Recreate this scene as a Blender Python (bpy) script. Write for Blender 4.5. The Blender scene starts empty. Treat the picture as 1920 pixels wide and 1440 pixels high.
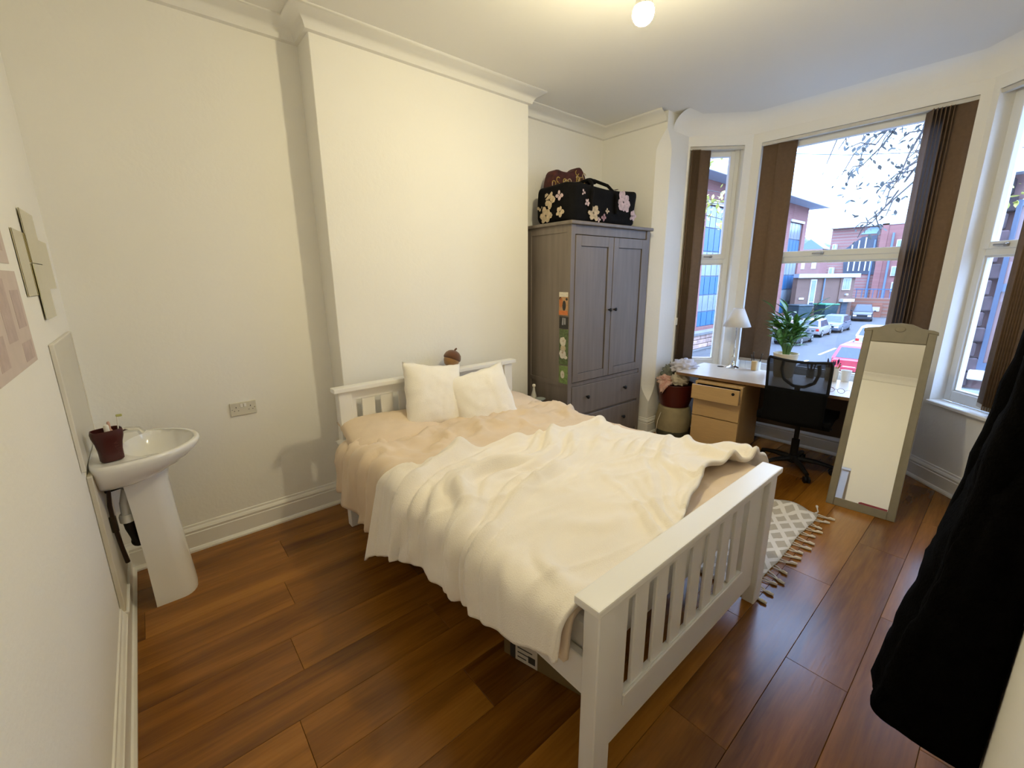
import bpy, bmesh, math, random
from mathutils import Vector, Matrix, noise as mn
random.seed(7)
S = bpy.context.scene
C = S.collection
PI = math.pi
rad = math.radians

# ------------------------------------------------------------------ camera
cd = bpy.data.cameras.new('camera')
cam = bpy.data.objects.new('camera', cd)
C.objects.link(cam)
S.camera = cam
YAW, PIT, ROL = 0.6977, -0.2354, -0.0098
fw = Vector((math.sin(YAW) * math.cos(PIT), math.cos(YAW) * math.cos(PIT), math.sin(PIT)))
rt = Vector((math.cos(YAW), -math.sin(YAW), 0))
up = rt.cross(fw)
rt, up = rt * math.cos(ROL) + up * math.sin(ROL), -rt * math.sin(ROL) + up * math.cos(ROL)
M3 = Matrix((rt, up, -fw)).transposed()
cam.matrix_world = Matrix.Translation((0.2992, -3.1029, 1.6551)) @ M3.to_4x4()
cd.sensor_fit = 'HORIZONTAL'
cd.sensor_width = 36
cd.lens = 802.31 / 1920 * 36
cd.shift_x = (960 - 949.2) / 1920
cd.shift_y = (712.8 - 720) / 1920
cd.clip_start = 0.02
cd.clip_end = 400

# ------------------------------------------------------------------ sky, exposure
SKY_STRENGTH = 13.5   # at the zenith; an overcast sky is a third as bright at the horizon
SKY_COL = (0.41, 0.60, 1.0)
LAMP = 580.0
LAMP_COL = (1.0, 0.875, 0.55)
W = bpy.data.worlds.new('overcast_sky')
S.world = W
W.use_nodes = True
nt = W.node_tree
nt.nodes.clear()
wo = nt.nodes.new('ShaderNodeOutputWorld')
bg = nt.nodes.new('ShaderNodeBackground')
tc = nt.nodes.new('ShaderNodeTexCoord')
no = nt.nodes.new('ShaderNodeTexNoise')
no.inputs['Scale'].default_value = 2.2
no.inputs['Detail'].default_value = 4
cr = nt.nodes.new('ShaderNodeValToRGB')
cr.color_ramp.elements[0].color = (SKY_COL[0] * .86, SKY_COL[1] * .9, SKY_COL[2] * .97, 1)
cr.color_ramp.elements[1].color = (SKY_COL[0] * 1.12, SKY_COL[1] * 1.08, SKY_COL[2], 1)
nt.links.new(tc.outputs['Generated'], no.inputs['Vector'])
nt.links.new(no.outputs['Fac'], cr.inputs['Fac'])
nt.links.new(cr.outputs['Color'], bg.inputs['Color'])
sx_ = nt.nodes.new('ShaderNodeSeparateXYZ')
nt.links.new(tc.outputs['Generated'], sx_.inputs[0])
mx_ = nt.nodes.new('ShaderNodeMath')
mx_.operation = 'MAXIMUM'
mx_.inputs[1].default_value = 0
nt.links.new(sx_.outputs['Z'], mx_.inputs[0])
ma_ = nt.nodes.new('ShaderNodeMath')
ma_.operation = 'MULTIPLY_ADD'
ma_.inputs[1].default_value = SKY_STRENGTH * 2 / 3
ma_.inputs[2].default_value = SKY_STRENGTH / 3
nt.links.new(mx_.outputs[0], ma_.inputs[0])
nt.links.new(ma_.outputs[0], bg.inputs['Strength'])
nt.links.new(bg.outputs['Background'], wo.inputs['Surface'])
S.view_settings.view_transform = 'Standard'
S.view_settings.look = 'None'
S.view_settings.gamma = 1
S.view_settings.exposure = 0.32
S.view_settings.use_curve_mapping = False
S.cycles.use_denoising = True
S.cycles.max_bounces = 10
S.cycles.diffuse_bounces = 6
S.cycles.transparent_max_bounces = 12
S.cycles.sample_clamp_indirect = 8

# ------------------------------------------------------------------ materials
MATS = {}


def mat(name, col, rough=.6, metal=0., var=.05, scale=6., bump=0., bscale=60., spec=.5, stretch=(1, 1, 1), sheen=0., detail=3., emit=None, coat=0., col2=None, rnd=0.):
    if name in MATS:
        return MATS[name]
    m = bpy.data.materials.new(name)
    m.use_nodes = True
    t = m.node_tree
    p = t.nodes['Principled BSDF']
    p.inputs['Roughness'].default_value = rough
    p.inputs['Metallic'].default_value = metal
    p.inputs['Specular IOR Level'].default_value = spec
    if sheen:
        p.inputs['Sheen Weight'].default_value = sheen
        p.inputs['Sheen Roughness'].default_value = .6
    if coat:
        p.inputs['Coat Weight'].default_value = coat
    c = t.nodes.new('ShaderNodeTexCoord')
    mp = t.nodes.new('ShaderNodeMapping')
    mp.inputs['Scale'].default_value = stretch
    t.links.new(c.outputs['Object'], mp.inputs['Vector'])
    n = t.nodes.new('ShaderNodeTexNoise')
    n.inputs['Scale'].default_value = scale
    n.inputs['Detail'].default_value = detail
    t.links.new(mp.outputs['Vector'], n.inputs['Vector'])
    r = t.nodes.new('ShaderNodeValToRGB')
    a = tuple(max(0, x * (1 - var)) for x in col)
    b = tuple(min(1, x * (1 + var)) for x in (col2 or col))
    r.color_ramp.elements[0].position = .3
    r.color_ramp.elements[1].position = .7
    r.color_ramp.elements[0].color = a + (1,)
    r.color_ramp.elements[1].color = b + (1,)
    t.links.new(n.outputs['Fac'], r.inputs['Fac'])
    out = r.outputs['Color']
    if rnd:
        oi = t.nodes.new('ShaderNodeObjectInfo')
        ma = t.nodes.new('ShaderNodeMapRange')
        ma.inputs[3].default_value = 1 - rnd
        ma.inputs[4].default_value = 1 + rnd
        t.links.new(oi.outputs['Random'], ma.inputs[0])
        hs = t.nodes.new('ShaderNodeHueSaturation')
        t.links.new(ma.outputs[0], hs.inputs['Value'])
        t.links.new(out, hs.inputs['Color'])
        out = hs.outputs['Color']
        ad = t.nodes.new('ShaderNodeVectorMath')
        ad.operation = 'MULTIPLY_ADD'
        ad.inputs[1].default_value = (1, 1, 1)
        sc = t.nodes.new('ShaderNodeMath')
        sc.operation = 'MULTIPLY'
        sc.inputs[1].default_value = 40
        t.links.new(oi.outputs['Random'], sc.inputs[0])
        t.links.new(mp.outputs['Vector'], ad.inputs[0])
        t.links.new(sc.outputs[0], ad.inputs[2])
        t.links.new(ad.outputs[0], n.inputs['Vector'])
    t.links.new(out, p.inputs['Base Color'])
    if bump:
        n2 = t.nodes.new('ShaderNodeTexNoise')
        n2.inputs['Scale'].default_value = bscale
        n2.inputs['Detail'].default_value = 4
        t.links.new(mp.outputs['Vector'], n2.inputs['Vector'])
        bn = t.nodes.new('ShaderNodeBump')
        bn.inputs['Strength'].default_value = bump
        bn.inputs['Distance'].default_value = .01
        t.links.new(n2.outputs['Fac'], bn.inputs['Height'])
        t.links.new(bn.outputs['Normal'], p.inputs['Normal'])
    if emit:
        p.inputs['Emission Color'].default_value = emit[:3] + (1,)
        p.inputs['Emission Strength'].default_value = emit[3]
    MATS[name] = m
    return m


def glass_mat(name, tint=(1, 1, 1), refl=1.0):
    m = bpy.data.materials.new(name)
    m.use_nodes = True
    t = m.node_tree
    t.nodes.clear()
    o = t.nodes.new('ShaderNodeOutputMaterial')
    mx = t.nodes.new('ShaderNodeMixShader')
    tr = t.nodes.new('ShaderNodeBsdfTransparent')
    tr.inputs['Color'].default_value = tint + (1,)
    gl = t.nodes.new('ShaderNodeBsdfGlossy')
    gl.inputs['Roughness'].default_value = .02
    fr = t.nodes.new('ShaderNodeLayerWeight')
    fr.inputs['Blend'].default_value = .5
    pw = t.nodes.new('ShaderNodeMath')
    pw.operation = 'POWER'
    pw.inputs[1].default_value = 5
    t.links.new(fr.outputs['Facing'], pw.inputs[0])
    mu = t.nodes.new('ShaderNodeMath')
    mu.operation = 'MULTIPLY_ADD'
    mu.inputs[1].default_value = .9 * refl
    mu.inputs[2].default_value = .03 * refl
    t.links.new(pw.outputs[0], mu.inputs[0])
    t.links.new(mu.outputs[0], mx.inputs[0])
    t.links.new(tr.outputs[0], mx.inputs[1])
    t.links.new(gl.outputs[0], mx.inputs[2])
    t.links.new(mx.outputs[0], o.inputs['Surface'])
    return m


def mesh_fabric_mat(name, col, alpha):
    m = bpy.data.materials.new(name)
    m.use_nodes = True
    t = m.node_tree
    p = t.nodes['Principled BSDF']
    p.inputs['Base Color'].default_value = col + (1,)
    p.inputs['Roughness'].default_value = .7
    o = t.nodes['Material Output']
    mx = t.nodes.new('ShaderNodeMixShader')
    tr = t.nodes.new('ShaderNodeBsdfTransparent')
    mx.inputs[0].default_value = alpha
    t.links.new(tr.outputs[0], mx.inputs[1])
    t.links.new(p.outputs[0], mx.inputs[2])
    t.links.new(mx.outputs[0], o.inputs['Surface'])
    return m


def rug_mat():
    m = bpy.data.materials.new('rug_weave')
    m.use_nodes = True
    t = m.node_tree
    p = t.nodes['Principled BSDF']
    p.inputs['Roughness'].default_value = .95
    c = t.nodes.new('ShaderNodeTexCoord')
    sp = t.nodes.new('ShaderNodeSeparateXYZ')
    t.links.new(c.outputs['Object'], sp.inputs[0])

    def M(op, a, b=None):
        n = t.nodes.new('ShaderNodeMath')
        n.operation = op
        for i, v in enumerate((a, b)):
            if v is None:
                continue
            if isinstance(v, (int, float)):
                n.inputs[i].default_value = v
            else:
                t.links.new(v, n.inputs[i])
        return n.outputs[0]
    nz = t.nodes.new('ShaderNodeTexNoise')
    nz.inputs['Scale'].default_value = 9
    t.links.new(c.outputs['Object'], nz.inputs['Vector'])
    w = M('MULTIPLY', nz.outputs['Fac'], .18)
    u = M('ADD', M('MULTIPLY', sp.outputs[0], 6.2), w)
    v = M('ADD', M('MULTIPLY', sp.outputs[1], 9.5), w)
    a = M('FRACT', M('ADD', u, v))
    b = M('FRACT', M('SUBTRACT', u, v))
    ta = M('LESS_THAN', M('ABSOLUTE', M('SUBTRACT', a, .5)), .34)
    tb = M('LESS_THAN', M('ABSOLUTE', M('SUBTRACT', b, .5)), .34)
    inside = M('MULTIPLY', ta, tb)
    n2 = t.nodes.new('ShaderNodeTexNoise')
    n2.inputs['Scale'].default_value = 120
    t.links.new(c.outputs['Object'], n2.inputs['Vector'])
    mx = t.nodes.new('ShaderNodeMix')
    mx.data_type = 'RGBA'
    mx.inputs[6].default_value = (.80, .76, .70, 1)
    mx.inputs[7].default_value = (.50, .45, .37, 1)
    t.links.new(inside, mx.inputs[0])
    t.links.new(mx.outputs[2], p.inputs['Base Color'])
    bn = t.nodes.new('ShaderNodeBump')
    bn.inputs['Strength'].default_value = .6
    bn.inputs['Distance'].default_value = .008
    h = M('SUBTRACT', M('MULTIPLY', n2.outputs['Fac'], .4), inside)
    t.links.new(h, bn.inputs['Height'])
    t.links.new(bn.outputs['Normal'], p.inputs['Normal'])
    return m


def plank_mat():
    m = bpy.data.materials.new('walnut_laminate')
    m.use_nodes = True
    t = m.node_tree
    p = t.nodes['Principled BSDF']
    c = t.nodes.new('ShaderNodeTexCoord')
    oi = t.nodes.new('ShaderNodeObjectInfo')
    sc = t.nodes.new('ShaderNodeMath')
    sc.operation = 'MULTIPLY'
    sc.inputs[1].default_value = 53
    t.links.new(oi.outputs['Random'], sc.inputs[0])
    ad = t.nodes.new('ShaderNodeVectorMath')
    ad.operation = 'ADD'
    t.links.new(c.outputs['Object'], ad.inputs[0])
    t.links.new(sc.outputs[0], ad.inputs[1])

    def noise(scale, st, det=4, dist=0.):
        mp = t.nodes.new('ShaderNodeMapping')
        mp.inputs['Scale'].default_value = st
        t.links.new(ad.outputs[0], mp.inputs[0])
        n = t.nodes.new('ShaderNodeTexNoise')
        n.inputs['Scale'].default_value = scale
        n.inputs['Detail'].default_value = det
        n.inputs['Distortion'].default_value = dist
        t.links.new(mp.outputs[0], n.inputs['Vector'])
        return n.outputs['Fac']
    big = noise(1.6, (.5, 5.0, 1), 3, .5)
    fine = noise(14, (.5, 7, 1), 5, .4)

    def M(op, a, b):
        n = t.nodes.new('ShaderNodeMath')
        n.operation = op
        for i, v in enumerate((a, b)):
            if isinstance(v, (int, float)):
                n.inputs[i].default_value = v
            else:
                t.links.new(v, n.inputs[i])
        return n.outputs[0]
    f = M('ADD', M('MULTIPLY', big, .8), M('MULTIPLY', fine, .22))
    f = M('ADD', f, M('MULTIPLY', M('SUBTRACT', oi.outputs['Random'], .5), .26))
    r = t.nodes.new('ShaderNodeValToRGB')
    r.color_ramp.elements[0].position = .28
    r.color_ramp.elements[0].color = (.105, .036, .004, 1)
    r.color_ramp.elements[1].position = .74
    r.color_ramp.elements[1].color = (.37, .155, .022, 1)
    e = r.color_ramp.elements.new(.5)
    e.color = (.23, .088, .010, 1)
    t.links.new(f, r.inputs['Fac'])
    t.links.new(r.outputs['Color'], p.inputs['Base Color'])
    mr = t.nodes.new('ShaderNodeMapRange')
    mr.inputs[3].default_value = .19
    mr.inputs[4].default_value = .28
    t.links.new(fine, mr.inputs[0])
    t.links.new(mr.outputs[0], p.inputs['Roughness'])
    p.inputs['Specular IOR Level'].default_value = .42
    bn = t.nodes.new('ShaderNodeBump')
    bn.inputs['Strength'].default_value = .05
    bn.inputs['Distance'].default_value = .004
    t.links.new(fine, bn.inputs['Height'])
    t.links.new(bn.outputs['Normal'], p.inputs['Normal'])
    return m


WALL = mat('wall_paint', (.855, .842, .80), .85, var=.012, scale=1.5, bump=.12, bscale=45)
CEIL = mat('ceiling_paint', (.79, .78, .75), .9, var=.01, scale=1.2, bump=.05, bscale=30)
GLOSSW = mat('white_gloss_paint', (.83, .815, .77), .35, var=.015)
UPVC = mat('white_plastic_frame', (.80, .81, .81), .35, var=.01)
BEDW = mat('white_lacquer', (.82, .81, .785), .32, var=.012, scale=3)
GLASS = glass_mat('window_glass')
PLANK = plank_mat()
SUBF = mat('dark_underlay', (.02, .01, .006), .8)
BLIND = mat('brown_blind_fabric', (.17, .105, .058), .85, var=.08, scale=40, bump=.15, bscale=300)
CERAM = mat('white_ceramic', (.83, .82, .79), .12, var=.01, coat=.3)
CHROME = mat('chrome', (.72, .72, .70), .12, 1.0, var=.02)
BLACKP = mat('black_plastic', (.007, .007, .008), .5, spec=.3, var=.1)
BLACKF = mat('black_fabric', (.0035, .0035, .004), .9, spec=.12, var=.2, scale=80, bump=.2, bscale=300)
MIRROR = mat('mirror_silver', (.93, .93, .90), .015, 1.0, var=.004)
DUVET = mat('oatmeal_cotton', (.72, .58, .43), .9, var=.05, scale=3, bump=.12, bscale=220, sheen=.15)
FLEECE = mat('cream_fleece', (.88, .82, .735), .95, var=.03, scale=5, bump=.35, bscale=260, sheen=.4)
CUSH = mat('cream_plush', (.90, .86, .79), .95, var=.03, scale=6, bump=.3, bscale=240, sheen=.4)
SHEETW = mat('white_cotton', (.82, .80, .76), .9, var=.02, bump=.1, bscale=200)
GREYW = mat('grey_brown_stain', (.165, .135, .112), .45, var=.07, scale=5, stretch=(5, 5, .4), bump=.04, bscale=30, col2=(.18, .15, .126))
GREYD = mat('dark_groove', (.03, .024, .02), .6)
BEECH = mat('beech_veneer', (.56, .36, .155), .42, var=.05, scale=10, stretch=(1, 1, 8))
DESKTOP = mat('pale_laminate', (.64, .55, .44), .28, var=.03, scale=9, stretch=(6, 1, 1))
DARKPANEL = mat('walnut_panel', (.075, .045, .026), .5, var=.1)


# ------------------------------------------------------------------ mesh helpers
class MB:
    def __init__(s):
        s.v = []
        s.f = []
        s.mi = []

    def add(s, vs, fs, mtx=None, mi=0):
        b = len(s.v)
        s.v += [tuple(mtx @ Vector(p)) if mtx else tuple(p) for p in vs]
        s.f += [tuple(b + i for i in f) for f in fs]
        s.mi += [mi] * len(fs)
        return s

    def box(s, x0, x1, y0, y1, z0, z1, mtx=None, mi=0):
        vs = [(x, y, z) for z in (z0, z1) for y in (y0, y1) for x in (x0, x1)]
        return s.add(vs, [(0, 2, 3, 1), (4, 5, 7, 6), (0, 1, 5, 4), (2, 6, 7, 3), (0, 4, 6, 2), (1, 3, 7, 5)], mtx, mi)

    def prism(s, poly, z0, z1, mtx=None, mi=0):
        n = len(poly)
        a = sum(poly[i][0] * poly[(i + 1) % n][1] - poly[(i + 1) % n][0] * poly[i][1] for i in range(n))
        if a < 0:
            poly = poly[::-1]
        vs = [(x, y, z0) for x, y in poly] + [(x, y, z1) for x, y in poly]
        fs = [tuple(range(n))[::-1], tuple(range(n, 2 * n))] + [(i, (i + 1) % n, n + (i + 1) % n, n + i) for i in range(n)]
        return s.add(vs, fs, mtx, mi)

    def lathe(s, prof, seg=24, c=(0, 0, 0), mtx=None, mi=0, caps=True):
        vs = []
        for r, z in prof:
            for k in range(seg):
                a = 2 * PI * k / seg
                vs.append((c[0] + r * math.cos(a), c[1] + r * math.sin(a), c[2] + z))
        fs = []
        for i in range(len(prof) - 1):
            for k in range(seg):
                k2 = (k + 1) % seg
                fs.append((i * seg + k, i * seg + k2, (i + 1) * seg + k2, (i + 1) * seg + k))
        if caps:
            if prof[0][0] > 1e-5:
                fs.append(tuple(range(seg))[::-1])
            if prof[-1][0] > 1e-5:
                fs.append(tuple(range((len(prof) - 1) * seg, len(prof) * seg)))
        return s.add(vs, fs, mtx, mi)

    def tube(s, pts, r, seg=8, mtx=None, mi=0, closed=False):
        pts = [Vector(p) for p in pts]
        n = len(pts)
        rs = r if isinstance(r, (list, tuple)) else [r] * n
        vs = []
        prev = None
        for i, p in enumerate(pts):
            if closed:
                d = pts[(i + 1) % n] - pts[i - 1]
            else:
                d = pts[min(i + 1, n - 1)] - pts[max(i - 1, 0)]
            d.normalize()
            if prev is None:
                a = Vector((0, 0, 1)) if abs(d.z) < .9 else Vector((1, 0, 0))
                u = d.cross(a).normalized()
            else:
                u = (prev - d * prev.dot(d)).normalized()
            prev = u
            w = d.cross(u)
            for k in range(seg):
                t = 2 * PI * k / seg
                vs.append(p + (u * math.cos(t) + w * math.sin(t)) * rs[i])
        fs = []
        for i in range(n if closed else n - 1):
            j = (i + 1) % n
            for k in range(seg):
                k2 = (k + 1) % seg
                fs.append((i * seg + k, i * seg + k2, j * seg + k2, j * seg + k))
        if not closed:
            fs.append(tuple(range(seg))[::-1])
            fs.append(tuple(range((n - 1) * seg, n * seg)))
        return s.add(vs, fs, mtx, mi)

    def grid(s, P, mtx=None, mi=0, flip=False):
        h, w = len(P), len(P[0])
        vs = [p for row in P for p in row]
        fs = []
        for i in range(h - 1):
            for j in range(w - 1):
                q = (i * w + j, i * w + j + 1, (i + 1) * w + j + 1, (i + 1) * w + j)
                fs.append(q[::-1] if flip else q)
        return s.add(vs, fs, mtx, mi)

    def ball(s, c, r, seg=16, rings=10, mtx=None, mi=0):
        rr = r if isinstance(r, (tuple, list)) else (r, r, r)
        prof = [(math.sin(PI * i / rings), -math.cos(PI * i / rings)) for i in range(rings + 1)]
        prof[0] = (1e-4, -1)
        prof[-1] = (1e-4, 1)
        m = Matrix.Translation(c) @ Matrix.Diagonal((rr[0], rr[1], rr[2], 1))
        return s.lathe(prof, seg, mtx=(mtx @ m) if mtx else m, mi=mi)


def B(name, mb, mats, parent=None, bevel=0., smooth=False, seg=1, kind=None, solid=0., subs=0, label=None, angle=35):
    me = bpy.data.meshes.new(name)
    me.from_pydata(mb.v, [], mb.f)
    if bevel or smooth:
        bm = bmesh.new()
        bm.from_mesh(me)
        if bevel:
            bm.edges.ensure_lookup_table()
            es = [e for e in bm.edges if len(e.link_faces) == 2 and e.calc_face_angle(0) > .5]
            bmesh.ops.bevel(bm, geom=es, offset=bevel, segments=seg, affect='EDGES', profile=.6)
        bm.to_mesh(me)
        bm.free()
    if not isinstance(mats, (list, tuple)):
        mats = [mats]
    for m in mats:
        me.materials.append(m)
    if len(mats) > 1 and not bevel:
        for p, k in zip(me.polygons, mb.mi):
            p.material_index = k
    if smooth:
        me.shade_smooth()
        if angle:
            bm = bmesh.new()
            bm.from_mesh(me)
            for e in bm.edges:
                if len(e.link_faces) == 2 and e.calc_face_angle(0) > rad(angle):
                    e.smooth = False
            bm.to_mesh(me)
            bm.free()
    o = bpy.data.objects.new(name, me)
    C.objects.link(o)
    if parent:
        o.parent = parent
    if solid:
        md = o.modifiers.new('solid', 'SOLIDIFY')
        md.thickness = solid
        md.offset = 0
    if subs:
        md = o.modifiers.new('sub', 'SUBSURF')
        md.levels = md.render_levels = subs
    if kind:
        o['kind'] = kind
    if label:
        o['label'] = label
    return o


def tag(o, label, cat, group=None):
    o['label'] = label
    o['category'] = cat
    if group:
        o['group'] = group
    return o


def T(name, label, cat, loc=(0, 0, 0), rz=0., group=None):
    o = bpy.data.objects.new(name, None)
    o.empty_display_size = .05
    C.objects.link(o)
    o.location = loc
    o.rotation_euler = (0, 0, rz)
    return tag(o, label, cat, group)


def dup(o, parent=None):
    c = o.copy()
    C.objects.link(c)
    c.parent = parent
    for ch in [x for x in bpy.data.objects if x.parent == o]:
        dup(ch, c)
    return c


def struct(name, mb, m, **k):
    return B(name, mb, m, kind='structure', **k)


def rotm(axis, a):
    return Matrix.Rotation(a, 4, axis)


def frame_m(o, x, y, z):
    m = Matrix((Vector(x).normalized(), Vector(y).normalized(), Vector(z).normalized())).transposed().to_4x4()
    return Matrix.Translation(o) @ m


def fbm(x, y, z=0., o=3):
    return mn.fractal(Vector((x, y, z)), 1.0, 2.0, o)


# ------------------------------------------------------------------ room shell
H = 3.124
XB, XB2, DB = 1.27, 2.99, .2125
NY = -3.24
XR = 4.25
PIER = -.73
XC = 5.08
cLs, cRs = 3.92, 7.80      # x+y and x-y of the canted bay walls
pC = (cLs - PIER, PIER)
pD = (XC, cLs - XC)
pE = (XC, XC - cRs)
pF = (cRs + NY, NY)

# floor: underlay slab and one plank per board
fb = MB().prism([(-.1, NY - .1), (pF[0] + .1, NY - .1), (XC + .12, pE[1]), (XC + .12, pD[1]), (pC[0] + .1, PIER + .1), (XR + .1, PIER + .1), (XR + .1, .1), (-.1, .1)], -.12, -.012)
floor = struct('floor', fb, SUBF)


def xlim(y):
    if y > PIER:
        return XR
    return max(XR, min(XC, cLs - y, cRs + y))


PW, PL = .2225, 1.29
pm = {}
y = -2.697
while y > NY - .05:
    y -= PW
row = 0
while y < 0:
    y1 = y + PW
    xe = max(xlim(y), xlim(y1), xlim((y + y1) / 2)) + .03
    x = -((row * .47 + .31) % 1.0) * PL
    if abs(y + 2.92) < .03:
        x = 2.25 - 2 * PL
    while x < xe:
        a, b = max(x, -.03), min(x + PL, xe)
        if b - a > .04:
            key = round(b - a, 3)
            if key not in pm:
                me = MB().box(0, b - a - .0012, .0006, PW - .0006, -.012, 0)
                o = B('plank', me, PLANK, floor, bevel=.0012)
                pm[key] = o.data
            else:
                o = bpy.data.objects.new('plank', pm[key])
                C.objects.link(o)
                o.parent = floor
            o.location = (a, y, 0)
        x += PL
    y = y1
    row += 1

struct('ceiling', MB().box(-.3, XC + .6, NY - .3, .3, H, H + .15), CEIL)
struct('wall_left', MB().box(-.25, 0, NY - .25, .25, -.1, H + .02), WALL)
struct('wall_back', MB().box(0, XR + .4, 0, .25, -.1, H + .02), WALL)
struct('wall_chimney', MB().box(XB, XB2, -DB, .02, -.1, H + .02), WALL, bevel=.004)
struct('wall_near', MB().box(0, pF[0] + .3, NY - .25, NY, -.1, H + .02), WALL)
# pier with its chamfered corner (stops above the skirting and below the ceiling)
pr = MB()
ch = .10
full = [(XR, .1), (XR, PIER), (pC[0] + .35, PIER), (pC[0] + .35, .1)]
cut = [(XR, .1), (XR, PIER + ch), (XR + ch, PIER), (pC[0] + .35, PIER), (pC[0] + .35, .1)]
pr.prism(full, -.1, .36)
pr.prism(full, 2.98, H + .02)
pr.prism(cut, .56, 2.78)
for z0, z1 in ((.36, .56), (2.98, 2.78)):
    n = 6
    for i in range(n):
        t0, t1 = i / n, (i + 1) / n
        c0, c1 = [ch * (math.sin(t * PI / 2)) + .0005 for t in (t0, t1)]
        za, zb = z0 + (z1 - z0) * t0, z0 + (z1 - z0) * t1
        P = [(XR, .1), (XR, PIER + c0), (XR + c0, PIER), (pC[0] + .35, PIER), (pC[0] + .35, .1)]
        Q = [(XR, .1), (XR, PIER + c1), (XR + c1, PIER), (pC[0] + .35, PIER), (pC[0] + .35, .1)]
        vs = [(a, b, za) for a, b in P] + [(a, b, zb) for a, b in Q]
        fs = [(i2, (i2 + 1) % 5, 5 + (i2 + 1) % 5, 5 + i2) for i2 in range(5)]
        pr.add(vs, fs)
struct('wall_right', pr, WALL)

# bay walls: inner polyline with mitred outer line, one opening each
TH = .175
SILL, HEAD = .64, 2.885


def bay_wall(name, p0, p1, q0, q1, openings):
    """p inner ends, q outer ends; openings in metres along the inner face."""
    p0, p1, q0, q1 = [Vector(p) for p in (p0, p1, q0, q1)]
    L = (p1 - p0).length
    d = (p1 - p0) / L
    nrm = Vector((d.y, -d.x))
    if nrm.dot(q0 - p0) < 0:
        nrm = -nrm
    mb = MB()

    def piece(u0, u1, z0, z1):
        a, b = p0 + d * u0, p0 + d * u1
        oa = q0 if u0 <= 0 else a + nrm * TH
        ob = q1 if u1 >= L - 1e-6 else b + nrm * TH
        mb.prism([tuple(a), tuple(b), tuple(ob), tuple(oa)], z0, z1)
    u0, u1 = openings
    piece(0, L, -3.5, SILL)
    piece(0, L, HEAD, H + .02)
    piece(0, u0, SILL, HEAD)
    piece(u1, L, SILL, HEAD)
    return struct(name, mb, WALL)


def mitre(a, b, c):
    a, b, c = Vector(a), Vector(b), Vector(c)
    d1, d2 = (b - a).normalized(), (c - b).normalized()
    n1, n2 = Vector((-d1.y, d1.x)), Vector((-d2.y, d2.x))
    m = (n1 + n2).normalized()
    return b + m * (TH / m.dot(n1))


qC = (pC[0] + TH * .7071 + .2, pC[1] + TH * .7071 + .2 - .2)
qC = Vector(pC) + Vector((.7071, .7071)) * TH
qD = mitre(pC, pD, pE)
qE = mitre(pD, pE, pF)
qF = Vector(pF) + Vector((.7071, -.7071)) * TH
LL = (Vector(pD) - Vector(pC)).length
LR = (Vector(pF) - Vector(pE)).length
LC = pD[1] - pE[1]
bay_wall('wall_bay_left', pC, pD, qC, qD, (.02, .535))
bay_wall('wall_bay_center', pD, pE, qD, qE, (.08, LC - .06))
bay_wall('wall_bay_right', pE, pF, qE, qF, (.05, LR - .02))


# ------------------------------------------------------------------ mouldings
def sweep(line, prof, side=1, closed=False):
    """profile (offset into the room, z) swept along a plan polyline; room on the right-hand side when side=1."""
    L = [Vector(p) for p in line]
    n = len(L)
    mb = MB()
    rows = []
    for off, z in prof:
        r = []
        for i in range(n):
            ds = []
            if i > 0:
                ds.append((L[i] - L[i - 1]).normalized())
            if i < n - 1:
                ds.append((L[i + 1] - L[i]).normalized())
            ns = [Vector((d.y, -d.x)) * side for d in ds]
            m = sum(ns, Vector((0, 0))).normalized()
            p = L[i] + m * (off / m.dot(ns[0]))
            r.append((p.x, p.y, z))
        rows.append(r)
    mb.grid(rows)
    return mb


cov = [(.105, H + .001), (.105, H - .012)] + [(.105 - .095 * math.sin(a), H - .012 - .075 * (1 - math.cos(a))) for a in [PI / 2 * i / 6 for i in range(1, 7)]] + [(.0, H - .10)]
cov = [(.11, H + .001), (.108, H - .010), (.098, H - .016), (.075, H - .024), (.052, H - .038), (.034, H - .058), (.024, H - .078), (.022, H - .088), (.008, H - .092), (0, H - .094)]
struct('trim_1', sweep([(0, NY), (0, 0), (XB, 0), (XB, -DB), (XB2, -DB), (XB2, 0), (XR, 0), (XR, PIER)], cov), CEIL, smooth=True, angle=50)
bcov = [(.16, H + .001)] + [(.16 - .16 * math.sin(a), H - .15 * (1 - math.cos(a))) for a in [PI / 2 * i / 8 for i in range(1, 9)]]
struct('trim_2', sweep([(pC[0] - .3, PIER), pC, pD, pE, pF], bcov), WALL, smooth=True, angle=60)
skp = [(.036, 0), (.036, .012), (.028, .024), (.021, .028), (.021, .118), (.016, .122), (.018, .130), (.020, .138), (.014, .150), (.008, .158), (.006, .170), (0, .174)]
for nm, ln in (('baseboard_left', [(0, NY), (0, 0)]), ('baseboard_back', [(0, 0), (XB, 0), (XB, -DB), (XB2, -DB), (XB2, 0), (XR, 0)]),
               ('baseboard_right', [(XR, 0), (XR, PIER), pC, pD, pE, pF])):
    struct(nm, sweep(ln, skp), GLOSSW)


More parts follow.
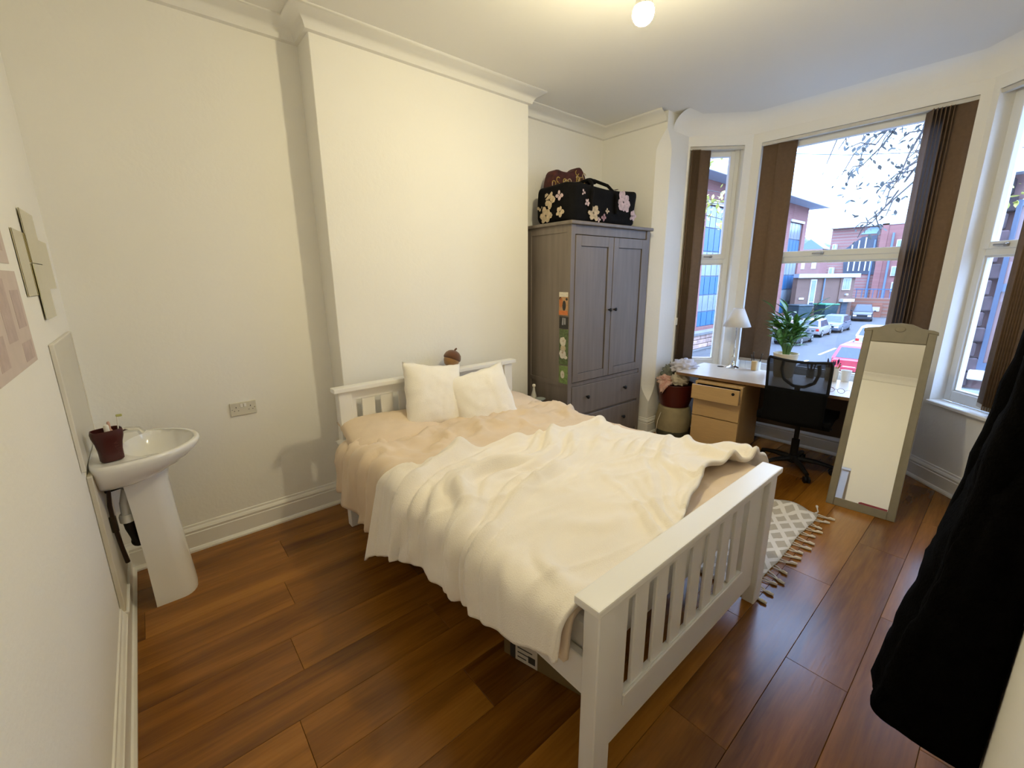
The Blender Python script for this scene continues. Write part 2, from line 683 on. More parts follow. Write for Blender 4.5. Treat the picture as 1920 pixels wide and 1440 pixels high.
# ------------------------------------------------------------------ bay windows
def window(idx, p0, p1, nrm, u0, u1, split=1.80, handle_u=None):
    """frame set 0.10 behind the wall face between u0 and u1 along p0->p1."""
    p0, p1 = Vector(p0), Vector(p1)
    d = (p1 - p0).normalized()
    n = Vector(nrm).normalized()
    o = p0 + d * u0 + n * .10
    mtx = frame_m((o.x, o.y, 0), (d.x, d.y, 0), (n.x, n.y, 0), (0, 0, 1))
    # right-handed or mirrored frames both work for boxes
    w = u1 - u0
    z0, z1 = SILL + .03, HEAD
    f = MB()
    fwid = .055
    f.box(0, fwid, 0, .07, z0, z1, mtx)
    f.box(w - fwid, w, 0, .07, z0, z1, mtx)
    f.box(fwid, w - fwid, 0, .07, z0, z0 + .085, mtx)
    f.box(fwid, w - fwid, 0, .07, z1 - .045, z1, mtx)
    f.box(fwid, w - fwid, 0, .07, split - .025, split + .035, mtx)
    win = struct('window_%d' % idx, f, UPVC, bevel=.004)
    s = MB()
    a, b, c, e = fwid - .012, w - fwid + .012, split + .022, z1 - .033
    s.box(a, a + .045, -.012, .05, c, e, mtx)
    s.box(b - .045, b, -.012, .05, c, e, mtx)
    s.box(a + .045, b - .045, -.012, .05, c, c + .052, mtx)
    s.box(a + .045, b - .045, -.012, .05, e - .045, e, mtx)
    B('sash', s, UPVC, win, bevel=.004)
    bd = MB()
    g = .012
    for (x0, x1, za, zb) in ((fwid, fwid + g, z0 + .085, split - .025), (w - fwid - g, w - fwid, z0 + .085, split - .025), (fwid + g, w - fwid - g, z0 + .085, z0 + .085 + g), (fwid + g, w - fwid - g, split - .025 - g, split - .025)):
        bd.box(x0, x1, .015, .05, za, zb, mtx)
    B('bead', bd, UPVC, win)
    B('pane', MB().box(fwid, w - fwid, .03, .034, z0 + .085, split - .025, mtx), GLASS, win)
    B('pane', MB().box(a + .045, b - .045, .02, .024, c + .052, e - .045, mtx), GLASS, win)
    hu = handle_u if handle_u is not None else w / 2
    h = MB().box(hu - .012, hu + .012, -.035, -.012, split + .035, split + .058, mtx)
    h.box(hu - .075, hu + .012, -.045, -.030, split + .042, split + .054, mtx)
    B('window_handle', h, mat('grey_handle', (.35, .34, .33), .35, .6), win, bevel=.003)
    si = MB()
    si.box(-u0 if False else 0, w, -.10 - .03, .0, SILL, SILL + .03, mtx)
    struct('trim_%d' % (idx + 2), si, GLOSSW, bevel=.006)
    return win, mtx


s2 = .70710678
winL, mL = window(1, pC, pD, (s2, s2), .02, .535, handle_u=.32)
winC, mC = window(2, pD, pE, (1, 0), .08, LC - .06, handle_u=.60)
winR, mR = window(3, pE, pF, (s2, -s2), .05, LR - .02, handle_u=.22)


# ------------------------------------------------------------------ vertical blinds
def slat_mesh(w, h):
    mb = MB()
    n = 5
    P = []
    for i in range(n):
        t = i / (n - 1) - .5
        P.append([(t * w, .006 * (1 - 4 * t * t), 0), (t * w, .006 * (1 - 4 * t * t), h)])
    mb.grid(P)
    return mb


SLATM = {}


def blind(label, mtx, w, ztop, zbot, slats, group=None, wand=None):
    """mtx: window frame matrix (x along, y outward). slats: (u, y, turn, width)."""
    base = mtx @ Vector((w / 2, -.07, zbot))
    r = T('vertical_blind', label, 'blind', base)
    inv = Matrix.Translation(-base)
    hr = MB().box(.0, w, -.088, -.052, ztop, ztop + .028, inv @ mtx)
    B('headrail', hr, mat('cream_rail', (.62, .60, .55), .5), r, bevel=.002)
    for (u, yy, turn, sw) in slats:
        key = (round(sw, 3), round(ztop - zbot, 3))
        if key not in SLATM:
            o = B('slat', slat_mesh(sw, ztop - zbot), BLIND, r, smooth=True, solid=.0016)
            SLATM[key] = o
        else:
            o = SLATM[key].copy()
            C.objects.link(o)
            o.parent = r
        o.matrix_local = inv @ mtx @ Matrix.Translation((u, yy, zbot)) @ rotm('Z', turn)
        wt = MB().box(-sw * .46, sw * .46, -.003, .004, 0, .028, inv @ mtx @ Matrix.Translation((u, yy, zbot - .004)) @ rotm('Z', turn))
        B('weight', wt, mat('blind_weight', (.42, .38, .33), .5), r)
    if wand:
        u, z = wand
        B('chain_weight', MB().box(u - .010, u + .010, -.105, -.09, z - .04, z + .04, inv @ mtx), UPVC, r, bevel=.003)
    return r


SW = .127
ZT = 2.855
wL, wC, wR = .515, LC - .14, LR - .07
blind('brown vertical blind drawn aside at the narrow window by the wardrobe', mL, wL, ZT, .74,
      [(.030 + .012 * i, -.07, rad(82), SW * .8) for i in range(7)] + [(.155, -.075, rad(18), SW)], wand=(.005, 1.18))
blind('brown vertical blind parted to both ends of the wide middle window', mC, wC, ZT, .78,
      [(.085, -.07, rad(7), .15), (.215, -.065, rad(10), .155)] +
      [(wC - .255 + .022 * i, -.07 + .004 * i, rad(-62), .115) for i in range(6)] + [(wC - .085, -.078, rad(-10), .17)])
blind('dark vertical blind bunched at the window above the bare sill', mR, wR, ZT, .715,
      [(.375, -.075, rad(-25), .13)] + [(.425 + .018 * i, -.07, rad(-80), .11) for i in range(7)])

# ------------------------------------------------------------------ ceiling lamp
lamp = T('ceiling_lamp', 'lit warm bulb hanging on a short cord from the white ceiling', 'lamp', (2.205, -1.80, H))
LZ = 2.742 - H
bulb = mat('lit_bulb', (1, .9, .7), .4, emit=LAMP_COL + (LAMP,))
pr_ = [(.0005, LZ)] + [(.047 * math.sin(a), LZ + .047 - .047 * math.cos(a)) for a in [rad(d) for d in (15, 30, 45, 60, 75, 90, 105, 118)]]
B('bulb', MB().lathe(pr_, 24, caps=False), bulb, lamp, smooth=True, angle=0)
zt = pr_[-1][1]
B('bulb_neck', MB().lathe([(pr_[-1][0], zt), (.034, zt + .03), (.0185, zt + .055), (.0165, zt + .075)], 24), mat('white_bulb_plastic', (.8, .8, .78), .4), lamp, smooth=True)
B('lamp_holder', MB().lathe([(.02, zt + .07), (.021, zt + .10), (.016, zt + .13), (.006, zt + .15)], 20), UPVC, lamp, smooth=True)
B('cord', MB().tube([(0, 0, zt + .14), (0, 0, -.02)], .0035), UPVC, lamp)
B('ceiling_rose', MB().lathe([(.008, -.035), (.035, -.026), (.045, -.006), (.045, 0)], 24), UPVC, lamp, smooth=True)

# ------------------------------------------------------------------ bed
BX, BY, BW, BL = 1.165, -2.49, 1.39, 2.08     # frame origin: foot post corner near the wash basin
bed = T('double_bed', 'white slatted double bed frame against the chimney wall', 'bed', (BX, BY, 0))
PS = .085


def bed_end(name, w, ztop, y0, thick, gap_x, gz0, gz1, rail_lo, cap_over, cap_t, cap_w):
    e = MB()
    # one panel: top rail, bottom rail, end stiles; the slats are parts of their own
    px0, px1 = PS, w - PS
    yp0, yp1 = y0 + .025, y0 + .025 + thick
    e.box(px0, px1, yp0, yp1, gz1, ztop - .001)
    e.box(px0, px1, yp0, yp1, rail_lo, gz0)
    e.box(px0, gap_x[0][0], yp0, yp1, gz0, gz1)
    e.box(gap_x[-1][1], px1, yp0, yp1, gz0, gz1)
    o = B(name, e, BEDW, bed)
    lg = MB().box(gap_x[0][0] - .004, gap_x[-1][1] + .004, yp0 - .008, yp0, gz0 - .045, gz0)
    B('ledge_strip', lg, BEDW, o, bevel=.002)
    for (a, b), (c, d) in zip(gap_x[:-1], gap_x[1:]):
        B('slat', MB().box(b, c, yp0 + .004, yp1 - .004, gz0, gz1), BEDW, o, bevel=.0025)
    B('cap_rail', MB().box(-cap_over, w + cap_over, y0 - cap_over * .6, y0 - cap_over * .6 + cap_w, ztop, ztop + cap_t), BEDW, o, bevel=.006, seg=2)
    return o


gx = [(1.350 + .1295 * k - BX, 1.400 + .1295 * k - BX) for k in range(8)]
bed_end('footboard', BW, .712, .012, .022, gx, .266, .645, .105, .022, .028, .094)
for px in (0, BW - PS):
    B('leg', MB().box(px, px + PS, .012, .012 + .06, 0, .712), BEDW, bed, bevel=.004)
hx = [(.118 + .1315 * k, .160 + .1315 * k) for k in range(9)]
HW = 1.46
hb_o = BL
hbm = MB()
bed_end('headboard', HW, .952, hb_o, .022, hx, .60, .885, .34, .03, .03, .075)
for px in (0, HW - PS):
    B('leg', MB().box(px, px + PS, hb_o, hb_o + .06, 0, .952), BEDW, bed, bevel=.004)
for px in (.012, BW - .04):
    B('side_rail', MB().box(px, px + .028, .07, hb_o, .36, .50), BEDW, bed, bevel=.003)
for k in range(11):
    B('bed_slat', MB().box(.04, BW - .04, .16 + k * .175, .23 + k * .175, .40, .42), BEECH, bed)

matt = B('mattress', MB().box(BX + .045, BX + BW - .03, BY + .085, BY + BL - .01, .42, .60), SHEETW, bevel=.035, seg=3, smooth=True)
tag(matt, 'white mattress on the slatted bed, seen at its corner by the headboard', 'mattress')


# draped cloth over the bed: rows along y, columns along the arc across the bed
def drape(xl, xr, ys, zt, hl, hr, R=.06, nc=110, wr=None, flare_l=.0, flare_r=.0, edge=None):
    """hl/hr(y): hanging lengths; returns grid of points. edge(yn)->extra."""
    rows = []
    for y in ys:
        a, b = hl(y), hr(y)
        Wd = xr(y) - xl(y)
        arc = R * PI / 2
        tot = a + arc + (Wd - 2 * R) + arc + b
        row = []
        for j in range(nc + 1):
            s = tot * j / nc
            zz = zt(y)
            if s < a:
                x, z, nx, nz = xl(y) - flare_l * (a - s), zz - R - (a - s), -1, 0
            elif s < a + arc:
                t = (s - a) / R
                x, z, nx, nz = xl(y) + R - R * math.cos(t), zz - R + R * math.sin(t), -math.cos(t), math.sin(t)
            elif s < a + arc + Wd - 2 * R:
                x, z, nx, nz = xl(y) + R + (s - a - arc), zz, 0, 1
            elif s < a + 2 * arc + Wd - 2 * R:
                t = (s - a - arc - (Wd - 2 * R)) / R
                x, z, nx, nz = xr(y) - R + R * math.sin(t), zz - R + R * math.cos(t), math.sin(t), math.cos(t)
            else:
                q = s - (a + 2 * arc + Wd - 2 * R)
                x, z, nx, nz = xr(y) + flare_r * q, zz - R - q, 1, 0
            d, sy = wr(s - a, y, x, z, nx, nz)
            row.append((x + nx * d, y + sy, z + nz * d))
        rows.append(row)
    return rows


def ridge(v):
    return (1 - min(1, abs(v) * 2.2)) ** 2


def duvet_w(s, y, x, z, nx, nz):
    d = .022 * fbm(x * 2.2, y * 2.2, 1.3, 2)
    d += .036 * ridge(fbm(x * 2.4 + y * 1.1, y * 5.5 - x * 1.2, 4.1, 2))
    d += .020 * ridge(fbm(x * 6 - y * 3, y * 7 + x * 2, 7.7, 2))
    if nx < 0 and nz == 0:
        d += .022 * math.sin(y * 17 + 2.5 * fbm(y * 2, z * 2, 3.)) * min(1, (.6 - z) * 4) + .012 * ridge(fbm(y * 6, z * 3, 9, 2))
    # crease where the two halves meet by the pillows
    d += .028 * math.exp(-((y + .86 - .12 * math.sin(x * 5)) / .07) ** 2) * (.4 + .6 * fbm(x * 3, 2.2, 5))
    d *= lerp(1, .22, (-y - 1.0) / .25)
    return d, .012 * fbm(x * 4, y * 4, 8.8)


def lerp(a, b, t):
    t = max(0, min(1, t))
    return a + (b - a) * t


ys = [-.50 - i * (2.385 - .50) / 110 for i in range(111)]
dv = drape(lambda y: lerp(1.125, 1.150, (-y - .8) / .5), lambda y: lerp(2.56, 2.70, (-y - .5) / .3), ys, lambda y: lerp(.622, .665, (-y - .52) / .35) - .012 * max(0, -y - 1.6),
           lambda y: lerp(.17, .30, (-y - .50) / .35) - lerp(0, .2, (-y - 1.2) / .4), lambda y: .20, wr=duvet_w, flare_l=.10, flare_r=.12)
du = MB().grid(dv)
o = B('duvet', du, DUVET, smooth=True, solid=.022, angle=0)
tag(o, 'rumpled oatmeal cotton duvet spread under the cream fleece on the bed', 'duvet')


def fleece_w(s, y, x, z, nx, nz):
    u = x * .83 + y * .55
    v = -x * .55 + y * .83
    wp = 1.1 * fbm(u * 1.2, v * 1.5, 33.1, 2)
    m1 = max(0, min(1, .55 + 1.3 * fbm(u * 1.1, v * 1.3, 12.7, 2)))
    m2 = max(0, min(1, .40 + 1.5 * fbm(u * 1.5 + 4, v * 1.5, 81.3, 2)))
    d = .020 * fbm(x * 1.8, y * 1.8, 21.3, 2)
    d += .064 * m1 * (.5 + .5 * math.sin(2 * PI * (v * 3.7 + u * .30 + 1.15 * wp))) ** 3.2
    d += .046 * m2 * (.5 + .5 * math.sin(2 * PI * (v * 6.6 - u * .9 + 1.9 * wp + .6))) ** 3.0
    d += .028 * m1 * (.5 + .5 * math.sin(2 * PI * (v * 11.5 + u * 1.6 + 2.2 * wp))) ** 2.5
    d += .014 * ridge(fbm(x * 2.0 + 3, y * 6.5 + x * 1.5, 41.7, 2))
    if nx < 0 and nz == 0:
        k = min(1, (.62 - z) * 5)
        d = d * (1 - .55 * k) + .026 * k * (1 - .5 * k) * (.5 + .5 * math.sin(2 * PI * (y * 3.1 + z * 2.9 + .9 * fbm(y * 1.7, z * 1.5, 51.1, 2)))) ** 2
    # rolled hem at the head-side edge
    return d + .004, .02 * fbm(x * 3, y * 3, 61.)


def hemL(y):
    zz = lerp(.27, .43, (-y - 1.08) / .34)
    zz = lerp(zz, .475, (-y - 1.45) / .5)
    zz = lerp(zz, .565, (-y - 2.05) / .3)
    return max(.02, .70 - .06 - zz)


nrow = 180
rows = []
base_ys = [i / nrow for i in range(nrow + 1)]
# head edge bends with x, foot edge recedes towards the far corner: build in (s,t) then bend y
ftx = lambda x: lerp(-2.392, -2.26, (x - 1.75) / .45) if x < 2.25 else lerp(-2.26, -2.34, (x - 2.3) / .4)
hdx = lambda x: lerp(lerp(lerp(-1.16, -1.245, (x - 1.1) / .18), -1.31, (x - 1.4) / .5), -1.37, (x - 2.0) / .45)


def fleece_grid():
    nc = 190
    out = []
    for i in range(nrow + 1):
        t = i / nrow
        yn = lerp(-1.10, -2.385, t)
        r = drape(lambda y: 1.095, lambda y: lerp(2.60, 2.775, (-y - 1.3) / .8), [yn], lambda y: .690 - .010 * max(0, -y - 1.6), hemL, lambda y: .17, R=.07, nc=nc, wr=lambda *a: (0, 0), flare_l=lerp(.26, .10, (-yn - 1.1) / .45), flare_r=.15)[0]
        row = []
        for j, (x, y, z) in enumerate(r):
            xx = max(1.1, min(2.77, x))
            yy = lerp(hdx(xx), ftx(xx), t)
            # normal estimate from the neighbour columns
            a = Vector(r[max(0, j - 1)])
            b = Vector(r[min(nc, j + 1)])
            tg = (b - a).normalized()
            n = Vector((-tg.z, 0, tg.x))
            flat = 0 if abs(n.x) > .99 else 1
            d, sy = fleece_w(0, yy, x, z, n.x if flat else (-1 if n.x < 0 else 1), n.z if flat else 0)
            d *= lerp(1, .45, (t - .86) / .12) if x < 2.2 else 1
            roll = .026 * math.exp(-((t) / .018) ** 2) + .028 * math.exp(-((1 - t) / .022) ** 2) * (1 if x > 1.9 else .4)
            d += roll
            tuck = max(0, 1 - t / .012)
            row.append((x + n.x * d, yy + sy, z + n.z * d - .02 * tuck * flat))
        out.append(row)
    return out


o = B('fleece_blanket', MB().grid(fleece_grid()), FLEECE, smooth=True, solid=.018, angle=0)
tag(o, 'thick cream fleece blanket spread in folds over the lower bed and hanging over its side', 'blanket')


# ------------------------------------------------------------------ pillows and cushions
def pillow_mb(w, h, t, seed=0, n=26, pinch=.06, droop=0.):
    mb = MB()
    for sgn in (1, -1):
        P = []
        for i in range(n + 1):
            row = []
            for j in range(n + 1):
                u, v = j / n * 2 - 1, i / n * 2 - 1
                k = max(0, (1 - abs(u) ** 2.6)) ** .55 * max(0, (1 - abs(v) ** 2.6)) ** .55
                px = u * w / 2 * (1 - pinch * (1 - abs(v) ** 2) * abs(u) ** 3)
                py = v * h / 2 * (1 - pinch * (1 - abs(u) ** 2) * abs(v) ** 3)
                wr = .10 * fbm(u * 1.6 + seed, v * 1.6, seed * 1.7, 2) + .10 * ridge(fbm(u * 2.2 + v, v * 2.6 - u + seed, seed + 5., 2))
                edge = .35 * fbm(u * 3 + seed, v * 3, seed + 11.) * (1 - k) * .03
                row.append((px + edge, py + edge, sgn * t / 2 * k * (1 + wr) - droop * (u * u) * t))
            P.append(row)
        mb.grid(P, flip=(sgn < 0))
    return mb


def place(o, c, right, upv):
    r = Vector(right).normalized()
    n = r.cross(Vector(upv)).normalized()
    u = n.cross(r)
    o.matrix_world = frame_m(c, r, u, n)


def soft(name, mb, m, label, cat, c, right, upv, group=None):
    o = B(name, mb, m, smooth=True, angle=0)
    bm = bmesh.new()
    bm.from_mesh(o.data)
    bmesh.ops.remove_doubles(bm, verts=bm.verts, dist=.0005)
    bm.to_mesh(o.data)
    bm.free()
    o.data.shade_smooth()
    place(o, c, right, upv)
    return tag(o, label, cat, group)


soft('pillow', pillow_mb(.66, .44, .15, 2.1, pinch=.03), DUVET, 'oatmeal cotton pillow lying flat on the bed corner nearest the wash basin', 'pillow', (1.46, -.585, .675), (1, -.12, -.02), (.1, 1, .28))
soft('pillow', pillow_mb(.68, .44, .15, 5.4, pinch=.03), DUVET, 'oatmeal cotton pillow lying flat on the bed beside the wardrobe', 'pillow', (2.44, -.565, .645), (1, .12, -.09), (0, 1, .16))
soft('pillow', pillow_mb(.62, .40, .10, 8.8, pinch=.03), SHEETW, 'white pillow showing under the oatmeal pillow at the bed corner', 'pillow', (1.43, -.56, .61), (1, -.05, 0), (0, 1, .05))
soft('scatter_cushion', pillow_mb(.44, .46, .17, 13.3, pinch=.07), CUSH, 'square cream plush cushion leaning on the headboard below the acorn toy', 'cushion', (1.765, -.565, .860), (1, -.13, -.16), (.13, .42, 1), None)
soft('scatter_cushion', pillow_mb(.49, .47, .17, 17.9, pinch=.07), CUSH, 'square cream plush cushion tilted against the other cushion, nearer the wardrobe', 'cushion', (2.105, -.69, .785), (1, -.15, .15), (-.34, .52, 1), None)

# ------------------------------------------------------------------ acorn toy
ac = T('plush_acorn', 'brown plush acorn toy resting on the white headboard', 'toy', (2.045, -.335, .983), rad(-15))
tilt = rotm('X', rad(-10)) @ rotm('Y', rad(24)) @ Matrix.Diagonal((.88, .88, 1.06, 1))
nutm = mat('acorn_nut_plush', (.30, .155, .050), .95, var=.1, scale=30, bump=.3, bscale=200, sheen=.3)
capm = mat('acorn_cap_plush', (.115, .042, .013), .95, var=.15, scale=30, bump=.3, bscale=200, sheen=.3)
B('nut', MB().lathe([(.0005, 0), (.025, .004), (.05, .018), (.066, .042), (.070, .062), (.066, .07)], 24, mtx=tilt), nutm, ac, smooth=True, angle=0)
B('cap', MB().lathe([(.069, .060), (.077, .066), (.077, .080), (.068, .103), (.048, .120), (.024, .129), (.0005, .131)], 24, mtx=tilt), capm, ac, smooth=True, angle=0)
B('stem', MB().tube([(0, 0, .126), (.004, 0, .140), (.012, 0, .150)], [.009, .008, .007], mtx=tilt), capm, ac, smooth=True)

# ------------------------------------------------------------------ wardrobe
WX, WY, WYAW = 3.055, -.655, -.0342
wd = T('wardrobe', 'tall grey-brown stained two-door wardrobe in the chimney alcove', 'wardrobe', (WX, WY, 0), WYAW)
WW, WDp, WH = 1.085, .54, 2.072
c = MB()
c.box(0, .05, 0, .05, 0, WH)          # front stiles run down as legs
c.box(WW - .05, WW, 0, .05, 0, WH)
c.box(0, .05, WDp - .05, WDp, 0, WH)
c.box(WW - .05, WW, WDp - .05, WDp, 0, WH)
c.box(.05, WW - .05, .01, .03, WH - .075, WH)
c.box(.05, WW - .05, .006, .03, .70, .735)
c.box(.05, WW - .05, .01, .03, .405, .425)
c.box(.05, WW - .05, .01, .03, .075, .11)
c.box(.05, WW - .05, WDp - .02, WDp - .01, .08, WH)
c.box(.05, WW - .05, .03, WDp - .03, .10, .12)
B('carcass', c, GREYW, wd, bevel=.002)
for x0 in (.008, WW - .024):
    p = MB()
    p.box(x0, x0 + .016, .05, WDp - .05, .74, WH - .06)
    p.box(x0, x0 + .016, .05, WDp - .05, .08, .70)
    B('side_panel', p, GREYW, wd)
    for za, zb in ((.70, .74), (WH - .06, WH), (.07, .10)):
        B('side_rail', MB().box(x0 - .006, x0 + .02, .05, WDp - .05, za, zb), GREYW, wd)
B('cornice', MB().box(-.022, WW + .022, -.024, WDp + .012, WH, WH + .028), GREYW, wd, bevel=.005)
mid = WW * .5


def door(x0, x1, knob):
    d = MB()
    z0, z1 = .742, WH - .082
    st = .068
    d.box(x0, x0 + st, -.006, .016, z0, z1)
    d.box(x1 - st, x1, -.006, .016, z0, z1)
    d.box(x0 + st, x1 - st, -.006, .016, z0, z0 + .072)
    d.box(x0 + st, x1 - st, -.006, .016, z1 - .085, z1)
    o = B('door', d, GREYW, wd, bevel=.0018)
    B('door_panel', MB().box(x0 + st, x1 - st, .004, .010, z0 + .072, z1 - .085), GREYW, o)
    gr = MB()
    for (a, b, e, f) in ((x0 + st, x0 + st + .004, z0 + .072, z1 - .085), (x1 - st - .004, x1 - st, z0 + .072, z1 - .085), (x0 + st, x1 - st, z1 - .089, z1 - .085), (x0 + st, x1 - st, z0 + .072, z0 + .076)):
        gr.box(a, b, .0025, .0045, e, f)
    B('panel_groove', gr, GREYD, o)
    B('knob', MB().lathe([(.007, 0), (.007, .012), (.015, .02), (.016, .028), (.009, .034), (.0005, .035)], 14, mtx=Matrix.Translation((knob, -.006, 1.36)) @ rotm('X', PI / 2)), BLACKP, o, smooth=True)


door(.053, mid - .004, mid - .035)
door(mid + .004, WW - .053, mid + .04)
for z0, z1 in ((.428, .697), (.113, .402)):
    d = B('drawer', MB().box(.054, WW - .054, -.004, .018, z0, z1), GREYW, wd, bevel=.002)
    for kx in (.25, .80):
        B('knob', MB().lathe([(.008, 0), (.008, .012), (.017, .02), (.018, .028), (.010, .034), (.0005, .035)], 14, mtx=Matrix.Translation((kx, -.004, (z0 + z1) / 2 + .02)) @ rotm('X', PI / 2)), BLACKP, d, smooth=True)

# photographs taped to the side of the wardrobe
side_m = Matrix.Translation((WX, WY, 0)) @ rotm('Z', WYAW)


def photo(label, y0, y1, z0, z1, base, shapes):
    p0 = side_m @ Vector((-.0003, 0, 0))
    r = T('photo_print', label, 'photo', side_m @ Vector((-.001, (y0 + y1) / 2, z0)), WYAW, 'photos taped on the wardrobe side')
    h = z1 - z0
    w = y1 - y0
    B('paper', MB().box(-.0016, .0, -w / 2, w / 2, 0, h), base, r)
    for nm, m, pts in shapes:
        poly = [((.5 - a) * w, b * h) for a, b in pts]
        mb = MB()
        vs = [(-.0022, a, b) for a, b in poly] + [(-.0016, a, b) for a, b in poly]
        n = len(poly)
        mb.add(vs, [tuple(range(n)), tuple(range(n, 2 * n))[::-1]] + [(i, (i + 1) % n, n + (i + 1) % n, n + i) for i in range(n)])
        B(nm, mb, m, r)
    return r


def oval(cx, cy, rx, ry, n=14, wob=.0, seed=0):
    return [(cx + rx * math.cos(2 * PI * k / n) * (1 + wob * fbm(k * .9, seed)), cy + ry * math.sin(2 * PI * k / n) * (1 + wob * fbm(k * .9, seed + 3.))) for k in range(n)]


def flat(n, c):
    return mat(n, c, .5, var=.12, scale=60)


GRS = mat('print_grass', (.085, .125, .045), .5, var=.4, scale=50)
WHT = flat('print_white', (.62, .58, .5))
ORG = flat('print_orange', (.55, .16, .035))
TAN = flat('print_tan', (.42, .24, .11))
DRK = flat('print_dark', (.02, .018, .018))
GRN2 = mat('print_lawn', (.16, .24, .075), .5, var=.35, scale=50)
# p: (fraction towards the front edge measured from the back, fraction of height)
photo('small print with a white top and an orange band, topmost on the wardrobe side', .0175, .122, 1.335, 1.53, TAN,
      [('print_patch', WHT, [(0, .80), (1, .80), (1, 1), (0, 1)]), ('print_patch', ORG, [(0, .02), (1, .02), (1, .20), (0, .20)]),
       ('print_patch', DRK, oval(.58, .42, .2, .22)), ('print_patch', flat('print_fox', (.45, .15, .04)), oval(.22, .55, .2, .22)), ('print_patch', DRK, oval(.15, .72, .13, .07)), ('print_patch', DRK, oval(.85, .70, .12, .06))])
photo('small dark print between the orange-banded print and the two-dog print', .010, .115, 1.222, 1.322, DRK,
      [('print_patch', flat('print_grey', (.3, .3, .32)), [(.3, .30), (.47, .30), (.5, .92), (.36, .92)]), ('print_patch', flat('print_grey', (.3, .3, .32)), [(.55, .35), (.72, .35), (.7, .9), (.57, .92)])])
photo('long print of pale dogs on grass, second from the bottom on the wardrobe side', .006, .111, .905, 1.215, GRS,
      [('print_patch', WHT, oval(.42, .66, .34, .13, 16, .3, 1)), ('print_patch', flat('print_cream', (.5, .42, .28)), oval(.45, .47, .30, .10, 16, .3, 5)), ('print_patch', WHT, oval(.42, .30, .38, .14, 16, .35, 9)), ('print_patch', WHT, oval(.75, .22, .22, .05, 12, .2, 2)), ('print_patch', TAN, oval(.48, .68, .10, .035)), ('print_patch', TAN, oval(.40, .34, .10, .03))])
photo('green print of a single white dog, bottom one on the wardrobe side', .003, .108, .735, .895, GRN2,
      [('print_patch', WHT, oval(.42, .50, .22, .22, 14, .25, 4)), ('print_patch', TAN, oval(.48, .50, .07, .07))])

# ------------------------------------------------------------------ bags on the wardrobe
TOPZ = WH + .028
bagm = mat('black_bag_canvas', (.0045, .004, .0045), .85, var=.3, scale=20, bump=.15, bscale=200, spec=.15)
PINK = mat('petal_pink', (.55, .42, .44), .8, var=.25, scale=40)
CREAMP = mat('petal_cream', (.50, .40, .28), .8, var=.25, scale=40)
MAUVE = mat('petal_mauve', (.34, .20, .24), .8, var=.25, scale=40)


def flower_mb(r, n, seed, star=.45):
    """a printed bloom as a slightly raised fan of petals in the xz plane (facing -y)."""
    rnd = random.Random(seed)
    mb = MB()
    for k in range(n):
        a = 2 * PI * k / n + rnd.uniform(-.2, .2)
        L = r * rnd.uniform(.75, 1.05)
        wd_ = r * star * rnd.uniform(.8, 1.2)
        d = Vector((math.cos(a), 0, math.sin(a)))
        q = Vector((-d.z, 0, d.x))
        pts = [d * .06 * r, d * L * .45 + q * wd_ * .8, d * L * .8 + q * wd_ * .55, d * L, d * L * .85 - q * wd_ * .6, d * L * .45 - q * wd_ * .75]
        off = Vector((0, -.0015 - .0004 * k, 0))
        mb.add([p + off for p in pts], [tuple(range(6))])
    return mb


bag = T('holdall_bag', 'black floral holdall lying on top of the wardrobe', 'bag', side_m @ Vector((.06, .06, TOPZ)), WYAW)


def soft_box(w, d, h, n=10, r=3.6, seed=0, sag=.02):
    """rounded box by superellipsoid, base flattened on z=0."""
    mb = MB()
    P = []
    for i in range(2 * n + 1):
        ph = -PI / 2 + PI * i / (2 * n)
        row = []
        for j in range(4 * n + 1):
            th = 2 * PI * j / (4 * n)
            f = lambda v: math.copysign(abs(v) ** (2 / r), v)
            x = f(math.cos(ph)) * f(math.cos(th)) * w / 2
            y_ = f(math.cos(ph)) * f(math.sin(th)) * d / 2
            z = f(math.sin(ph)) * h / 2 + h / 2
            k = 1 + .05 * fbm(x * 5 + seed, y_ * 5, z * 5 + seed, 2)
            row.append((x * k + w / 2, y_ * k + d / 2, max(0, z - sag * math.cos(x * 5) * (z / h) + .012 * fbm(x * 7, y_ * 7, seed))))
        P.append(row)
    return mb.grid(P)


BGW, BGD, BGH = .90, .45, .32
B('bag_body', soft_box(BGW, BGD, BGH, 14, 9., 3.), bagm, bag, smooth=True, angle=0)


def on_front(mb, x, z, yoff=-.004):
    return Matrix.Translation((x, yoff, z))


fl = [(.66, .205, .105, 8, PINK, 1), (.26, .085, .078, 6, CREAMP, 2), (.18, .16, .034, 5, PINK, 3), (.40, .06, .040, 4, MAUVE, 4), (.81, .10, .055, 5, PINK, 5), (.33, .035, .030, 4, PINK, 6), (.13, .235, .03, 3, PINK, 7), (.44, .115, .03, 4, CREAMP, 8)]
for x, z, r_, n_, m_, sd in fl:
    B('printed_flower', flower_mb(r_, n_, sd, .42).__class__().add([tuple(Vector(v) + Vector((x, -.006, z))) for v in flower_mb(r_, n_, sd, .42).v], flower_mb(r_, n_, sd, .42).f), m_, bag)
